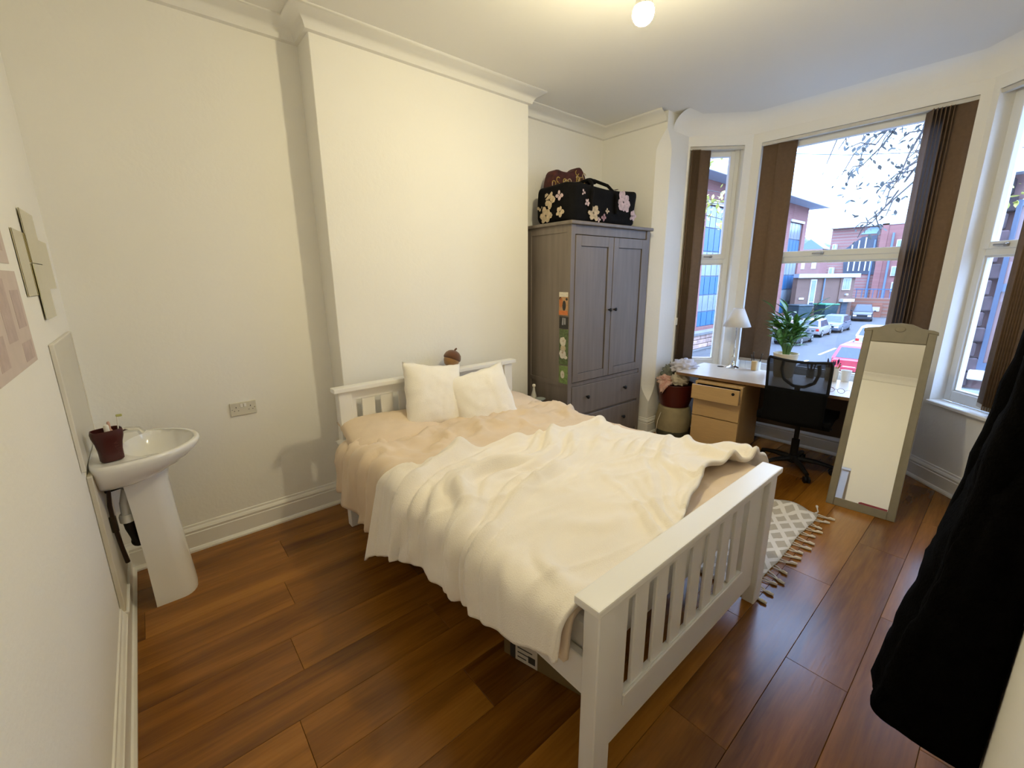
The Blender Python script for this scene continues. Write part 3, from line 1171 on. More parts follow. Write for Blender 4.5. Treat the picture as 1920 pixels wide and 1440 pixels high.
# blooms on the end of the bag that faces the chimney
for y_, z, r_, n_, m_, sd in [(.26, .20, .080, 5, CREAMP, 11), (.30, .075, .085, 6, CREAMP, 12), (.13, .09, .055, 5, CREAMP, 13), (.14, .22, .05, 4, PINK, 14), (.38, .15, .04, 4, CREAMP, 15)]:
    f = flower_mb(r_, n_, sd, .42)
    m4 = Matrix.Translation((-.004, y_, z)) @ rotm('Z', -PI / 2)
    B('printed_flower', MB().add(f.v, f.f, m4), m_, bag)
for x, y_, r_, n_, m_, sd in [(.25, .10, .055, 4, PINK, 21), (.67, .12, .06, 4, MAUVE, 22)]:
    f = flower_mb(r_, n_, sd, .42)
    B('printed_flower', MB().add(f.v, f.f, Matrix.Translation((x, y_, BGH + .004)) @ rotm('X', -PI / 2)), m_, bag)
B('handle', MB().tube([(.22, -.012, .10), (.23, -.015, .25), (.29, .05, .335), (.36, .15, .385), (.44, .15, .385), (.50, .05, .335), (.55, -.015, .25), (.56, -.012, .10)], .014, 8), bagm, bag, smooth=True)
B('handle', MB().tube([(.24, BGD - .01, .25), (.31, .32, .345), (.37, .17, .388), (.43, .17, .388), (.49, .32, .345), (.54, BGD - .01, .25)], .014, 8), bagm, bag, smooth=True)
B('handle_wrap', soft_box(.12, .07, .06, 6, 3, 1.).__class__().add([tuple(Vector(v) + Vector((.34, .125, .355))) for v in soft_box(.12, .07, .06, 6, 3, 1.).v], soft_box(.12, .07, .06, 6, 3, 1.).f), bagm, bag, smooth=True)
B('shoulder_strap', MB().tube([(BGW - .02, .2, .20), (BGW + .03, .19, .25), (BGW + .05, .17, .21), (BGW + .01, .15, .17)], .012, 6), bagm, bag, smooth=True)

sm = T('wash_bag', 'small dark red patterned bag perched behind the floral holdall', 'bag', side_m @ Vector((.16, .535, TOPZ)), WYAW)
smm = mat('maroon_pattern_cloth', (.06, .012, .010), .8, var=.4, scale=25)
sbm = MB()
out = [(0, 0), (.56, 0), (.60, .10), (.57, .22), (.50, .34), (.46, .47), (.40, .545), (.34, .535), (.29, .495), (.18, .475), (.07, .495), (.02, .42), (-.01, .2)]


def sub_poly(p, it=2):
    for _ in range(it):
        q = []
        for i in range(len(p)):
            a, b = p[i], p[(i + 1) % len(p)]
            q += [(.75 * a[0] + .25 * b[0], .75 * a[1] + .25 * b[1]), (.25 * a[0] + .75 * b[0], .25 * a[1] + .75 * b[1])]
        p = q
    return p


po = sub_poly(out, 2)
pm_ = Matrix.Translation((0, .0, 0)) @ rotm('X', PI / 2)
sbm.prism([(x, max(0, z)) for x, z in po], 0, .12, pm_)
B('bag_body', sbm, smm, sm, bevel=.03, seg=3, smooth=True)
GOLD = mat('ochre_print', (.42, .30, .075), .8, var=.3)
rnd = random.Random(5)
k = 0
while k < 60:
    x, z = rnd.uniform(.02, .53), rnd.uniform(.22, .51)
    top = .43 if x < .3 else (.52 if x < .44 else .40)
    if z > top - .02 or x > .5 and z > .3:
        continue
    a0 = rnd.uniform(0, 2 * PI)
    pts = []
    for q in range(7):
        a = a0 + q / 6 * PI * 1.25
        pts.append((x + .022 * math.cos(a), -.1225, z + .022 * math.sin(a)))
    B('printed_scroll', MB().tube(pts, .0045, 4), GOLD if k % 3 else CREAMP, sm)
    k += 1

# ------------------------------------------------------------------ wash basin
SY = -.375
sk = T('wash_basin', 'white ceramic pedestal wash basin with pipes showing beneath', 'basin', (0, SY, 0))


def dshape(a_f, a_b, b, cx, n=40, e=5.):
    r = []
    for k in range(n):
        t = 2 * PI * k / n
        c_, s_ = math.cos(t), math.sin(t)
        if c_ >= 0:
            r.append((cx + a_f * c_, b * s_))
        else:
            r.append((cx - a_b * abs(c_) ** (2 / e), b * math.copysign(abs(s_) ** (2 / e), s_)))
    return r


rim_z = .862
rings = []
for (af, ab, bb, cx, z) in [(.06, .10, .10, .115, .700), (.10, .113, .16, .115, .715), (.18, .115, .215, .118, .745), (.262, .116, .250, .118, .790), (.300, .116, .268, .118, .825), (.312, .116, .273, .118, .848), (.308, .114, .270, .118, .860),
                            (.300, .112, .263, .118, rim_z), (.288, .105, .25, .118, .861)]:
    rings.append([(x, y_, z) for x, y_ in dshape(af, ab, bb, cx)])
for (af, ab, bb, cx, z) in [(.158, .135, .215, .245, .857), (.150, .128, .207, .243, .84), (.135, .112, .185, .238, .795), (.105, .085, .14, .23, .755), (.05, .045, .06, .22, .738)]:
    rings.append([(x, y_, z) for x, y_ in dshape(af, ab, bb, cx, e=2.)])
b_ = MB()
nn = len(rings[0])
b_.add([p for r in rings for p in r], [(i * nn + k, i * nn + (k + 1) % nn, (i + 1) * nn + (k + 1) % nn, (i + 1) * nn + k) for i in range(len(rings) - 1) for k in range(nn)] + [tuple(range(nn))[::-1], tuple(range((len(rings) - 1) * nn, len(rings) * nn))])
B('bowl', b_, CERAM, sk, smooth=True, angle=60)
# U-shaped pedestal shell, open at the wall side
ped = MB()


def ush(z, hw, xb, xf, th=.012):
    o_, i_ = [], []
    for k in range(13):
        t = -PI / 2 + PI * k / 12
        cx = xf - .07
        o_.append((cx + .07 * math.cos(t), hw * math.sin(t) if True else 0, z))
        i_.append((cx - th + .07 * math.cos(t), (hw - th) * math.sin(t), z))
    o_ = [(xb, -hw, z)] + o_ + [(xb, hw, z)]
    i_ = [(xb, -hw + th, z)] + i_ + [(xb, hw - th, z)]
    return o_ + i_[::-1]


lv = [ush(z, hw, xb, xf) for z, hw, xb, xf in [(0, .098, .115, .300), (.03, .097, .115, .302), (.25, .090, .112, .288), (.5, .090, .105, .272), (.66, .100, .098, .268), (.76, .115, .09, .285)]]
n_ = len(lv[0])
ped.add([p for r in lv for p in r], [(i * n_ + k, i * n_ + (k + 1) % n_, (i + 1) * n_ + (k + 1) % n_, (i + 1) * n_ + k) for i in range(len(lv) - 1) for k in range(n_)])
B('pedestal', ped, CERAM, sk, smooth=True, angle=50)
B('tap_body', MB().lathe([(.026, .858), (.026, .868), (.02, .875), (.018, .915), (.020, .928), (.012, .936), (.0005, .937)], 16, c=(.062, .02, 0)), CHROME, sk, smooth=True)
B('tap_spout', MB().tube([(.062, .02, .895), (.10, .02, .928), (.145, .02, .942), (.190, .02, .934), (.203, .02, .912)], [.014, .0135, .013, .014, .016], 10), CHROME, sk, smooth=True)
B('tap_lever', MB().tube([(.062, .02, .935), (.045, -.02, .952), (.035, -.06, .960)], [.008, .007, .009], 8), CHROME, sk, smooth=True)
B('waste_trap', MB().tube([(.16, -.0, .71), (.14, -.04, .66), (.10, -.055, .655), (.085, -.058, .60), (.080, -.058, .52)], [.022, .024, .024, .022, .021], 12).lathe([(.03, .50), (.03, .53), (.026, .54)], 14, c=(.080, -.058, 0)), mat('grey_white_plastic', (.55, .55, .53), .4), sk, smooth=True)
B('waste_pipe', MB().tube([(.080, -.058, .515), (.083, -.050, .46), (.095, -.035, .40), (.100, -.022, .37)], [.021, .021, .022, .026], 12).ball((.100, -.02, .365), .030, 12, 8), BLACKP, sk, smooth=True)
B('supply_hose', MB().tube([(.045, -.10, .72), (.035, -.105, .62), (.034, -.10, .50), (.040, -.085, .38), (.046, -.07, .29)], [.008, .009, .009, .009, .010], 8), mat('bronze_hose', (.05, .03, .02), .4, .6), sk, smooth=True)
B('isolation_valve', MB().tube([(.033, -.10, .56), (.034, -.10, .48)], .013, 8), mat('dark_brass', (.06, .045, .03), .4, .8), sk, smooth=True)
B('waste_lever', MB().tube([(.03, -.10, .69), (.10, -.06, .685)], .008, 6), BLACKP, sk)

SPL = mat('putty_tile', (.62, .585, .50), .3, var=.02)
t_ = T('splashback_panel', 'pale putty tile splashback standing on the wash basin', 'splashback', (0, SY, .885))
B('tile', MB().box(.001, .012, -.335, .245, 0, .525), SPL, t_, bevel=.002)
B('edge_trim', MB().box(.001, .016, -.345, -.335, 0, .535).box(.001, .016, .245, .253, 0, .535).box(.001, .016, -.335, .245, .525, .535), mat('sealant_white', (.72, .69, .62), .5), t_, bevel=.002)
t_ = T('pipe_backing_board', 'painted board on the wall behind the basin pipes', 'board', (0, SY, .135))
B('board', MB().box(.001, .020, -.27, .20, .012, .70), mat('board_paint', (.62, .57, .46), .6), t_, bevel=.003)
B('board_edge', MB().box(.001, .030, -.275, .205, 0, .016), GLOSSW, t_, bevel=.004)

# maroon tumbler with toiletries
cupx, cupy = .088, -.545
cp = T('toiletries_tumbler', 'dark red tumbler of toiletries on the wash basin rim', 'tumbler', (cupx, cupy, .862), rad(18))
RED = mat('maroon_plastic', (.055, .006, .005), .38, var=.1)


def rsq(hw, hd, z, n=28, e=3.2):
    return [(hw * math.copysign(abs(math.cos(2 * PI * k / n)) ** (2 / e), math.cos(2 * PI * k / n)), hd * math.copysign(abs(math.sin(2 * PI * k / n)) ** (2 / e), math.sin(2 * PI * k / n)), z) for k in range(n)]


lv = [rsq(.036, .030, 0), rsq(.041, .033, .004), rsq(.042, .034, .05), rsq(.047, .038, .085), rsq(.054, .042, .11), rsq(.056, .043, .13), rsq(.053, .041, .145), rsq(.050, .038, .144), rsq(.050, .038, .12), rsq(.038, .030, .03)]
cm_ = MB()
n_ = 28
cm_.add([p for r in lv for p in r], [(i * n_ + k, i * n_ + (k + 1) % n_, (i + 1) * n_ + (k + 1) % n_, (i + 1) * n_ + k) for i in range(len(lv) - 1) for k in range(n_)] + [tuple(range(n_))[::-1], tuple(range(9 * n_, 10 * n_))])
B('tumbler_body', cm_, RED, cp, smooth=True, angle=60)
try:
    fc = bpy.data.curves.new('lettering', 'FONT')
    fc.body = 'COSTA'
    fc.size = .021
    fc.extrude = .0006
    fc.space_character = 1.25
    fo = bpy.data.objects.new('lettering', fc)
    C.objects.link(fo)
    dg = bpy.context.evaluated_depsgraph_get()
    me = bpy.data.meshes.new_from_object(fo.evaluated_get(dg))
    bpy.data.objects.remove(fo)
    lo = bpy.data.objects.new('lettering', me)
    C.objects.link(lo)
    me.materials.clear()
    me.materials.append(mat('faded_red_print', (.11, .030, .026), .5))
    lo.parent = cp
    lo.matrix_local = Matrix.Translation((.036, -.0340, .016)) @ rotm('Y', rad(-12)) @ rotm('X', rad(93)) @ rotm('Z', PI / 2)
except Exception as ex:
    print('text', ex)


def bottle(name, label, x, y_, z0, z1, r, m, capm_, cat='bottle'):
    r_ = T(name, label, cat, (x, y_, z0))
    h = z1 - z0
    B('bottle_body', MB().lathe([(r * .9, 0), (r, .004), (r, h * .62), (r * .85, h * .70), (r * .45, h * .76)], 18), m, r_, smooth=True)
    B('cap', MB().lathe([(r * .5, h * .76), (r * .5, h * .95), (r * .35, h)], 14), capm_, r_, smooth=True)
    return r_


bottle('lotion_bottle', 'white capped bottle standing in the dark red tumbler', cupx + .004, cupy - .008, .893, 1.030, .020, SHEETW, SHEETW)
bottle('rose_bottle', 'rosy beige bottle at the back of the dark red tumbler', cupx + .012, cupy + .026 - .01, .893, 1.038, .012, mat('rose_plastic', (.60, .36, .26), .4), mat('rose_plastic', (.60, .36, .26), .4))
tb = T('toothbrush', 'pale toothbrush with a green tip leaning out of the dark red tumbler', 'toothbrush', (cupx + .030, cupy + .012, .893))
B('handle', MB().tube([(0, 0, 0), (.010, .004, .09), (.016, .006, .165)], .0032, 6), SHEETW, tb, smooth=True)
B('brush_head', MB().box(.012, .034, .002, .010, .160, .171), mat('lime_bristles', (.45, .45, .16), .6), tb, bevel=.002)

# geometric wall mirror above the basin
wm = T('wall_mirror', 'small mirror of overlapping rectangular panes on the wall above the basin', 'mirror', (0.001, -.50, 1.51))
WMM = mat('bronze_mirror', (.70, .66, .48), .02, 1.)
for (y0, y1, z0, z1, x, tl) in [(-.375, -.15, .095, .325, .0025, .25), (.11, .355, .115, .320, .0025, -.25), (-.155, .115, .0, .215, .0062, .15), (-.155, .115, .2175, .415, .0062, -.2)]:
    mtx = Matrix.Translation((x, (y0 + y1) / 2, (z0 + z1) / 2)) @ rotm('Z', rad(tl))
    w_, h_ = (y1 - y0) / 2, (z1 - z0) / 2
    B('pane', MB().box(-.0015, .002, -w_, w_, -h_, h_, mtx), WMM, wm, bevel=.0012)

# papers stuck on the wall
PAP = mat('mauve_paper', (.60, .51, .47), .7, var=.04, scale=14)
PAP2 = mat('mauve_print', (.50, .40, .38), .7, var=.10, scale=22)


def sheet(label, y0, y1, z0, z1, blocks, seed):
    r = T('paper_sheet', label, 'paper', (0, (y0 + y1) / 2, z0), 0, 'papers stuck on the wall by the basin')
    w = y1 - y0
    h = z1 - z0
    B('paper', MB().box(.001, .002, -w / 2, w / 2, 0, h), PAP, r)
    for (a, b, c_, d) in blocks:
        B('printed_block', MB().box(.002, .0024, -w / 2 + a * w, -w / 2 + b * w, c_ * h, d * h), PAP2, r)


sheet('mauve printed sheet taped low on the wall by the basin mirror', -1.52, -.985, 1.40, 1.69, [(.05, .35, .55, .95), (.40, .62, .30, .92), (.68, .95, .05, .25), (.72, .94, .40, .80), (.1, .3, .1, .4)], 1)
sheet('mauve printed sheet taped above the other, cut by the picture edge', -1.50, -1.03, 1.712, 1.96, [(.1, .45, .1, .9), (.55, .9, .15, .6)], 2)

# double socket
so = T('wall_socket', 'white double power socket on the wall beside the chimney breast', 'socket', (.696, 0, .857))
PLT = mat('socket_plastic', (.66, .63, .54), .35)
B('plate', MB().box(-.073, .073, -.010, 0, -.043, .043), PLT, so, bevel=.003)
for sx in (-1, 1):
    B('rocker', MB().box(sx * .010 - .007, sx * .010 + .007, -.014, -.009, .010, .032), SHEETW, so, bevel=.0015)
    for (dx, dz, w_, h_) in ((0, .012, .004, .009), (-.011, -.010, .006, .0035), (.011, -.010, .006, .0035)):
        B('socket_hole', MB().box(sx * .040 + dx - w_ / 2, sx * .040 + dx + w_ / 2, -.0106, -.0095, dz - h_ / 2, dz + h_ / 2), GREYD, so)
for sx in (-.062, .062):
    B('screw', MB().lathe([(.003, 0), (.003, .0012)], 8, mtx=Matrix.Translation((sx, -.0098, 0)) @ rotm('X', PI / 2)), CHROME, so)

# ------------------------------------------------------------------ desk group
DA = rad(-85.8)
DO = Vector((4.262, -1.014, 0))
dm = Matrix.Translation(DO) @ rotm('Z', DA)
DL, DD = 1.62, .66
dk = T('desk', 'pale topped office desk under the bay window', 'desk', DO, DA)
B('desk_top', MB().box(0, DL, 0, DD, .704, .728), DESKTOP, dk, bevel=.002)
B('edge_band', MB().box(0, DL, -.003, .0, .703, .7285), mat('brown_edge', (.22, .12, .05), .5), dk)
B('edge_band', MB().box(-.003, .0, -.003, DD, .703, .7285), mat('brown_edge', (.22, .12, .05), .5), dk)
B('end_panel', MB().box(.180, .200, .09, DD - .06, 0.0, .704), DARKPANEL, dk, bevel=.002)
B('end_panel', MB().box(DL - .05, DL - .03, .09, DD - .06, 0.0, .704), DARKPANEL, dk, bevel=.002)
B('modesty_panel', MB().box(.2, DL - .05, DD - .10, DD - .08, .22, .704), DARKPANEL, dk)
gp = dm.inverted() @ Vector((4.835, -1.185, .729))
B('cable_hole_cover', MB().lathe([(.031, 0), (.031, .002), (.026, .003), (.024, -.001)], 20, c=(gp.x, gp.y, .728)), DARKPANEL, dk, smooth=True)

pu = T('drawer_pedestal', 'beech three-drawer pedestal under the desk, top drawer pulled open', 'drawers', dm @ Vector((.212, -.072, 0)), DA)
PUW, PUD = .415, .56
B('carcass', MB().box(0, .018, .02, PUD, .03, .685).box(PUW - .018, PUW, .02, PUD, .03, .685).box(.018, PUW - .018, .02, PUD, .03, .05).box(.018, PUW - .018, .02, PUD, .667, .685).box(.018, PUW - .018, PUD - .012, PUD, .05, .667), BEECH, pu)
B('drawer', MB().box(.001, PUW - .001, 0, .018, .035, .352), BEECH, pu, bevel=.0015)
B('drawer', MB().box(.001, PUW - .001, 0, .018, .360, .524), BEECH, pu, bevel=.0015)
td = MB().box(.001, PUW - .001, -.062, -.044, .532, .668)
d3 = B('drawer', td, BEECH, pu, bevel=.0015)
B('drawer_box', MB().box(.02, .032, -.044, .40, .55, .645).box(PUW - .032, PUW - .02, -.044, .40, .55, .645).box(.032, PUW - .032, -.044, .40, .55, .556), mat('steel_grey', (.3, .3, .3), .4, .6), d3)
B('lock', MB().lathe([(.013, 0), (.013, .004), (.009, .005), (.0005, .005)], 16, mtx=Matrix.Translation((PUW - .05, -.062, .632)) @ rotm('X', PI / 2)), BLACKP, d3, smooth=True)
for x in (.04, PUW - .04):
    for y_ in (.06, PUD - .06):
        B('foot', MB().lathe([(.018, 0), (.018, .03)], 12, c=(x, y_, 0)), BLACKP, pu)

# table lamp
tl = T('table_lamp', 'chrome candlestick table lamp with a white cone shade on the desk', 'lamp', (4.862, -1.292, .7285))
B('base', MB().lathe([(.062, 0), (.062, .005), (.054, .012), (.030, .022), (.018, .036), (.012, .055), (.016, .062), (.010, .070)], 28), CHROME, tl, smooth=True)
B('stem', MB().lathe([(.010, .068), (.008, .10), (.014, .112), (.014, .118), (.007, .128), (.006, .20), (.011, .212), (.006, .222), (.0055, .40), (.010, .412), (.012, .44)], 16), CHROME, tl, smooth=True)
SHADE = mat('white_shade_fabric', (.80, .79, .80), .8, var=.02)
B('shade', MB().lathe([(.125, .425), (.088, .51), (.048, .605)], 32, caps=False), SHADE, tl, smooth=True, solid=.003)
B('shade_ring', MB().tube([(.046 * math.cos(a), .046 * math.sin(a), .600) for a in [2 * PI * k / 16 for k in range(16)]], .002, 5, closed=True).tube([(-.046, 0, .6), (.046, 0, .6)], .0015, 5).tube([(0, 0, .42), (0, 0, .60)], .004, 6), CHROME, tl)

# pencil jar
pj = T('brush_jar', 'small clear jar of make-up brushes on the desk beside the lamp', 'jar', (4.93, -1.49, .7285))
B('jar', MB().lathe([(.038, 0), (.040, .004), (.040, .085), (.037, .085), (.037, .006)], 20), mat('clear_jar_glass', (.75, .78, .80), .1), pj, smooth=True)
B('jar_sleeve', MB().lathe([(.024, .004), (.027, .095), (.024, .095)], 16, c=(.012 - .065, .0, 0)), mat('honey_wood', (.55, .38, .18), .5), pj, smooth=True)
for k, (dx, dy, hh, lbl) in enumerate(((-.010, .018, .172, 'tallest make-up brush in the clear desk jar, upright and dark'), (.006, -.022, .16, 'make-up brush in the clear desk jar slanting towards the chair'), (-.004, .030, .14, 'short make-up brush in the clear desk jar leaning towards the lamp'))):
    br = T('makeup_brush', lbl, 'brush', (4.93 + dx * .6, -1.49 + dy * .6, .7345), 0, 'brushes in the desk jar')
    B('handle', MB().tube([(0, 0, 0), (dx, dy, hh * .8)], .0035, 6), BLACKP, br)
    B('bristles', MB().tube([(dx, dy, hh * .8), (dx * 1.2, dy * 1.2, hh)], [.004, .008], 6), mat('brush_hair', (.06, .05, .035), .9), br)

# plant
PXY = (4.80, -1.775)
pp = T('potted_palm', 'small palm with glossy green fronds in a cream pot on the desk', 'plant', (PXY[0], PXY[1], .7285))
B('pot', MB().lathe([(.074, 0), (.078, .004), (.100, .212), (.104, .22), (.098, .222), (.094, .20)], 32), mat('cream_pot', (.66, .56, .40), .5, var=.06), pp, smooth=True)
B('soil', MB().lathe([(.0, .195), (.094, .195)], 24, caps=False), mat('potting_soil', (.05, .035, .02), .95, var=.5, scale=60), pp)
LEAF = mat('palm_leaf', (.035, .14, .025), .32, var=.45, scale=14, col2=(.09, .26, .045), rnd=.35)
STEM = mat('palm_stem', (.12, .24, .06), .5)
rnd = random.Random(11)
leafd = None


def leaf_mb(L, w):
    P = []
    n = 7
    for i in range(n):
        t = i / (n - 1)
        ww = w * math.sin(PI * min(1, .10 + t * .90)) ** .8 * (1 if t < 1 else 0)
        z = -.30 * L * t * t
        P.append([(t * L, -ww / 2, z + ww * .22), (t * L, 0, z), (t * L, ww / 2, z + ww * .22)])
    return MB().grid(P)


def fdir(k, n):
    return 2 * PI * k / n


fronds = []
for k in range(15):
    a = 2.399 * k + .4
    h = rnd.uniform(.18, .40)
    sp = rnd.uniform(.02, .09)
    fronds.append((a, h, sp, 6))
fronds += [(-PI / 2 - .2, .46, .16, 5), (-PI / 2 + .5, .40, .20, 5), (PI / 2 + .3, .42, .12, 4), (PI * .9, .45, .05, 5)]
for a, h, sp, nl in fronds:
    pts = []
    for i in range(6):
        t = i / 5
        pts.append((.02 * math.cos(a) + sp * t ** 1.5 * math.cos(a), .02 * math.sin(a) + sp * t ** 1.5 * math.sin(a), .19 + h * t))
    B('stem', MB().tube(pts, [.005, .0045, .004, .0035, .003, .002], 5), STEM, pp, smooth=True)
    for q in range(nl):
        t = .45 + .55 * q / (nl - 1)
        i = min(4, int(t * 5))
        f = t * 5 - i
        p = Vector(pts[i]).lerp(Vector(pts[i + 1]), f)
        sd = 1 if q % 2 else -1
        if leafd is None:
            o = B('leaf', leaf_mb(.165, .042), LEAF, pp, smooth=True, solid=.0008, angle=0)
            leafd = o
        else:
            o = leafd.copy()
            C.objects.link(o)
            o.parent = pp
        last = q == nl - 1
        yaw = a + (0 if last else sd * rnd.uniform(.5, 1.2))
        o.matrix_local = Matrix.Translation(p) @ rotm('Z', yaw) @ rotm('Y', -rad(rnd.uniform(20, 62) if not last else 55)) @ rotm('X', rnd.uniform(-.5, .5)) @ Matrix.Scale(rnd.uniform(.75, 1.1), 4)

# pots behind the chair
pc = T('pen_cup', 'cream cup of pens and lavender on the desk behind the mirror edge', 'cup', (4.93, -2.115, .7285))
B('cup', MB().lathe([(.042, 0), (.045, .003), (.052, .118), (.049, .118), (.044, .02)], 24), mat('cream_pot', (.66, .56, .40), .5), pc, smooth=True)
PURP = mat('lavender_heads', (.035, .018, .055), .8, var=.4)
for k in range(7):
    a = k * 2.4
    q = (.03 * math.cos(a), .03 * math.sin(a))
    h = .15 + .03 * math.sin(k * 1.7)
    s_ = T('dried_lavender', 'dark lavender sprig standing in the cream cup on the desk', 'flower', (4.93 + q[0] * .6, -2.115 + q[1] * .6, .75), 0, 'sprigs in the cream cup')
    B('stem', MB().tube([(0, 0, 0), (q[0] * .9, q[1] * .9, h * .75)], .002, 5), STEM, s_)
    B('flower_head', MB().tube([(q[0] * .9, q[1] * .9, h * .72), (q[0], q[1], h * .86), (q[0] * 1.1, q[1] * 1.1, h)], [.004, .008, .003], 6), PURP, s_)
pe = T('orange_pencil', 'orange pencil slanting out of the cream cup on the desk', 'pencil', (4.925, -2.11, .75))
B('pencil_shaft', MB().tube([(0, 0, 0), (-.02, -.062, .135)], .0045, 6), mat('orange_paint', (.6, .16, .04), .4), pe)
pt_ = T('paper_cup', 'white paper cup beside the cream pen cup on the desk', 'cup', (4.99, -2.205, .7285))
B('cup', MB().lathe([(.030, 0), (.040, .095), (.042, .097), (.038, .096), (.029, .004)], 20), SHEETW, pt_, smooth=True)
pd = T('eyeliner_pot', 'small grey pot of dark pencils on the desk behind the chair', 'pot', (4.93, -1.955, .7285))
B('pot', MB().lathe([(.03, 0), (.033, .07), (.030, .07), (.028, .006)], 18), mat('grey_pot', (.2, .2, .2), .5), pd, smooth=True)
for k in range(4):
    q = (.016 * math.cos(k * 1.6), .022 * math.sin(k * 1.6))
    e_ = T('dark_pencil', 'dark pencil standing in the small grey pot on the desk', 'pencil', (4.93 + q[0] * .5, -1.955 + q[1] * .5, .735), 0, 'pencils in the grey pot')
    B('pencil_shaft', MB().tube([(0, 0, 0), (q[0], q[1], .135)], .005, 6), BLACKP, e_)

# red wire spectacles on the desk
gl = T('spectacles', 'thin red-framed spectacles lying on the desk beside the mirror', 'glasses', (4.455, -2.262, .729), rad(-95))
RW = mat('red_wire', (.28, .05, .05), .35, .2)
for sx in (-1, 1):
    B('rim', MB().tube([(sx * .034 + .024 * math.cos(a), 0, .022 + .019 * math.sin(a)) for a in [2 * PI * k / 18 for k in range(18)]], .0018, 5, closed=True), RW, gl, smooth=True)
    B('temple', MB().tube([(sx * .058, 0, .026), (sx * .060, .07, .022), (sx * .058, .125, .008), (sx * .056, .135, .002)], .0016, 5), RW, gl, smooth=True)
B('bridge', MB().tube([(-.011, 0, .026), (0, -.002, .031), (.011, 0, .026)], .0016, 5), RW, gl, smooth=True)

# ------------------------------------------------------------------ desk chair
chr_ = T('desk_chair', 'black mesh-back swivel chair pulled up to the desk', 'chair', (4.455, -2.045, 0), rad(-88))
# local x to the right of the sitter's view from behind, local y towards the desk
MESHF = mesh_fabric_mat('black_mesh', (.005, .005, .006), .74)
BKY = -.265


def back_pt(u, v):
    """u in -1..1 across, v in 0..1 from bottom to top"""
    w = .205 + .012 * v
    x = u * w * (1 if v < .93 else 1 - .03 * ((v - .93) / .07))
    z = .475 + v * .535 - .018 * (1 - u * u) * v ** 6
    y_ = BKY - .035 * (v - .3) ** 2 + .035 * u * u - .02 * v
    return (x, y_, z)


P = [[back_pt(j / 12 * 2 - 1, .50 + .50 * i / 12) for j in range(13)] for i in range(13)]
B('mesh_panel', MB().grid(P), MESHF, chr_, smooth=True, solid=.003, angle=0)
fr = [back_pt(-1, .5 + .5 * i / 10) for i in range(10)] + [back_pt(-.97, .995)] + [back_pt(j / 8 * 2 - 1, 1) for j in range(1, 8)] + [back_pt(.97, .995)] + [back_pt(1, 1 - .5 * i / 10) for i in range(1, 11)]
B('back_frame', MB().tube(fr, .011, 8), BLACKP, chr_, smooth=True)
P = [[back_pt(j / 10 * 2 - 1, .0 + .52 * i / 8) for j in range(11)] for i in range(9)]
B('back_cushion', MB().grid(P), BLACKF, chr_, smooth=True, solid=.045, angle=0)
lum = [(-.12, BKY + .06, 1.0 - .03), (-.13, BKY + .065, .90), (-.105, BKY + .07, .82), (-.04, BKY + .075, .775), (.04, BKY + .075, .775), (.105, BKY + .07, .82), (.13, BKY + .065, .90), (.12, BKY + .06, .97)]
B('lumbar_bar', MB().tube(lum, .013, 8), mat('grey_gloss_plastic', (.16, .17, .19), .25), chr_, smooth=True)
B('back_stem', MB().tube([(0, BKY + .06, .78), (0, BKY + .055, .60), (0, BKY + .06, .50), (0, -.10, .455)], [.02, .026, .026, .024], 8), BLACKP, chr_, smooth=True)
st = MB()
P = []
for i in range(13):
    row = []
    for j in range(13):
        u, v = j / 6 - 1, i / 6 - 1
        k = (abs(u) ** 5 + abs(v) ** 5)
        row.append((u * .245 * (1 - .06 * v), v * .235, .515 - .03 * min(1, k) + .008 * u * u))
    P.append(row)
B('seat', st.grid(P), BLACKF, chr_, smooth=True, solid=.06, angle=0)
B('seat_mechanism', MB().box(-.09, .09, -.12, .10, .42, .465), BLACKP, chr_, bevel=.01)
B('tilt_lever', MB().tube([(.09, .0, .44), (.20, .0, .425), (.235, -.01, .42)], [.006, .006, .01], 6), BLACKP, chr_, smooth=True)
B('gas_column', MB().lathe([(.030, .10), (.030, .27), (.019, .275), (.019, .425)], 18), BLACKP, chr_, smooth=True)
B('base_hub', MB().lathe([(.045, .065), (.048, .075), (.042, .12), (.03, .125)], 18), BLACKP, chr_, smooth=True)
for k in range(5):
    a = 2 * PI * k / 5 + .30
    d = Vector((math.cos(a), math.sin(a), 0))
    l_ = B('base_leg', MB().tube([d * .03 + Vector((0, 0, .098)), d * .16 + Vector((0, 0, .092)), d * .285 + Vector((0, 0, .070))], [.024, .02, .015], 8), BLACKP, chr_, smooth=True)
    q = Vector((-d.y, d.x, 0))
    for sgn in (-1, 1):
        c0 = d * .285 + q * .014 * sgn + Vector((0, 0, .0265))
        mtx = frame_m(c0, d, (0, 0, 1), q)
        B('caster_wheel', MB().lathe([(.018, -.008), (.0265, -.007), (.0265, .007), (.018, .008)], 14, mtx=mtx), BLACKP, l_, smooth=True)
    B('caster_fork', MB().tube([d * .285 + Vector((0, 0, .07)), d * .285 + Vector((0, 0, .045))], .012, 6), BLACKP, l_)

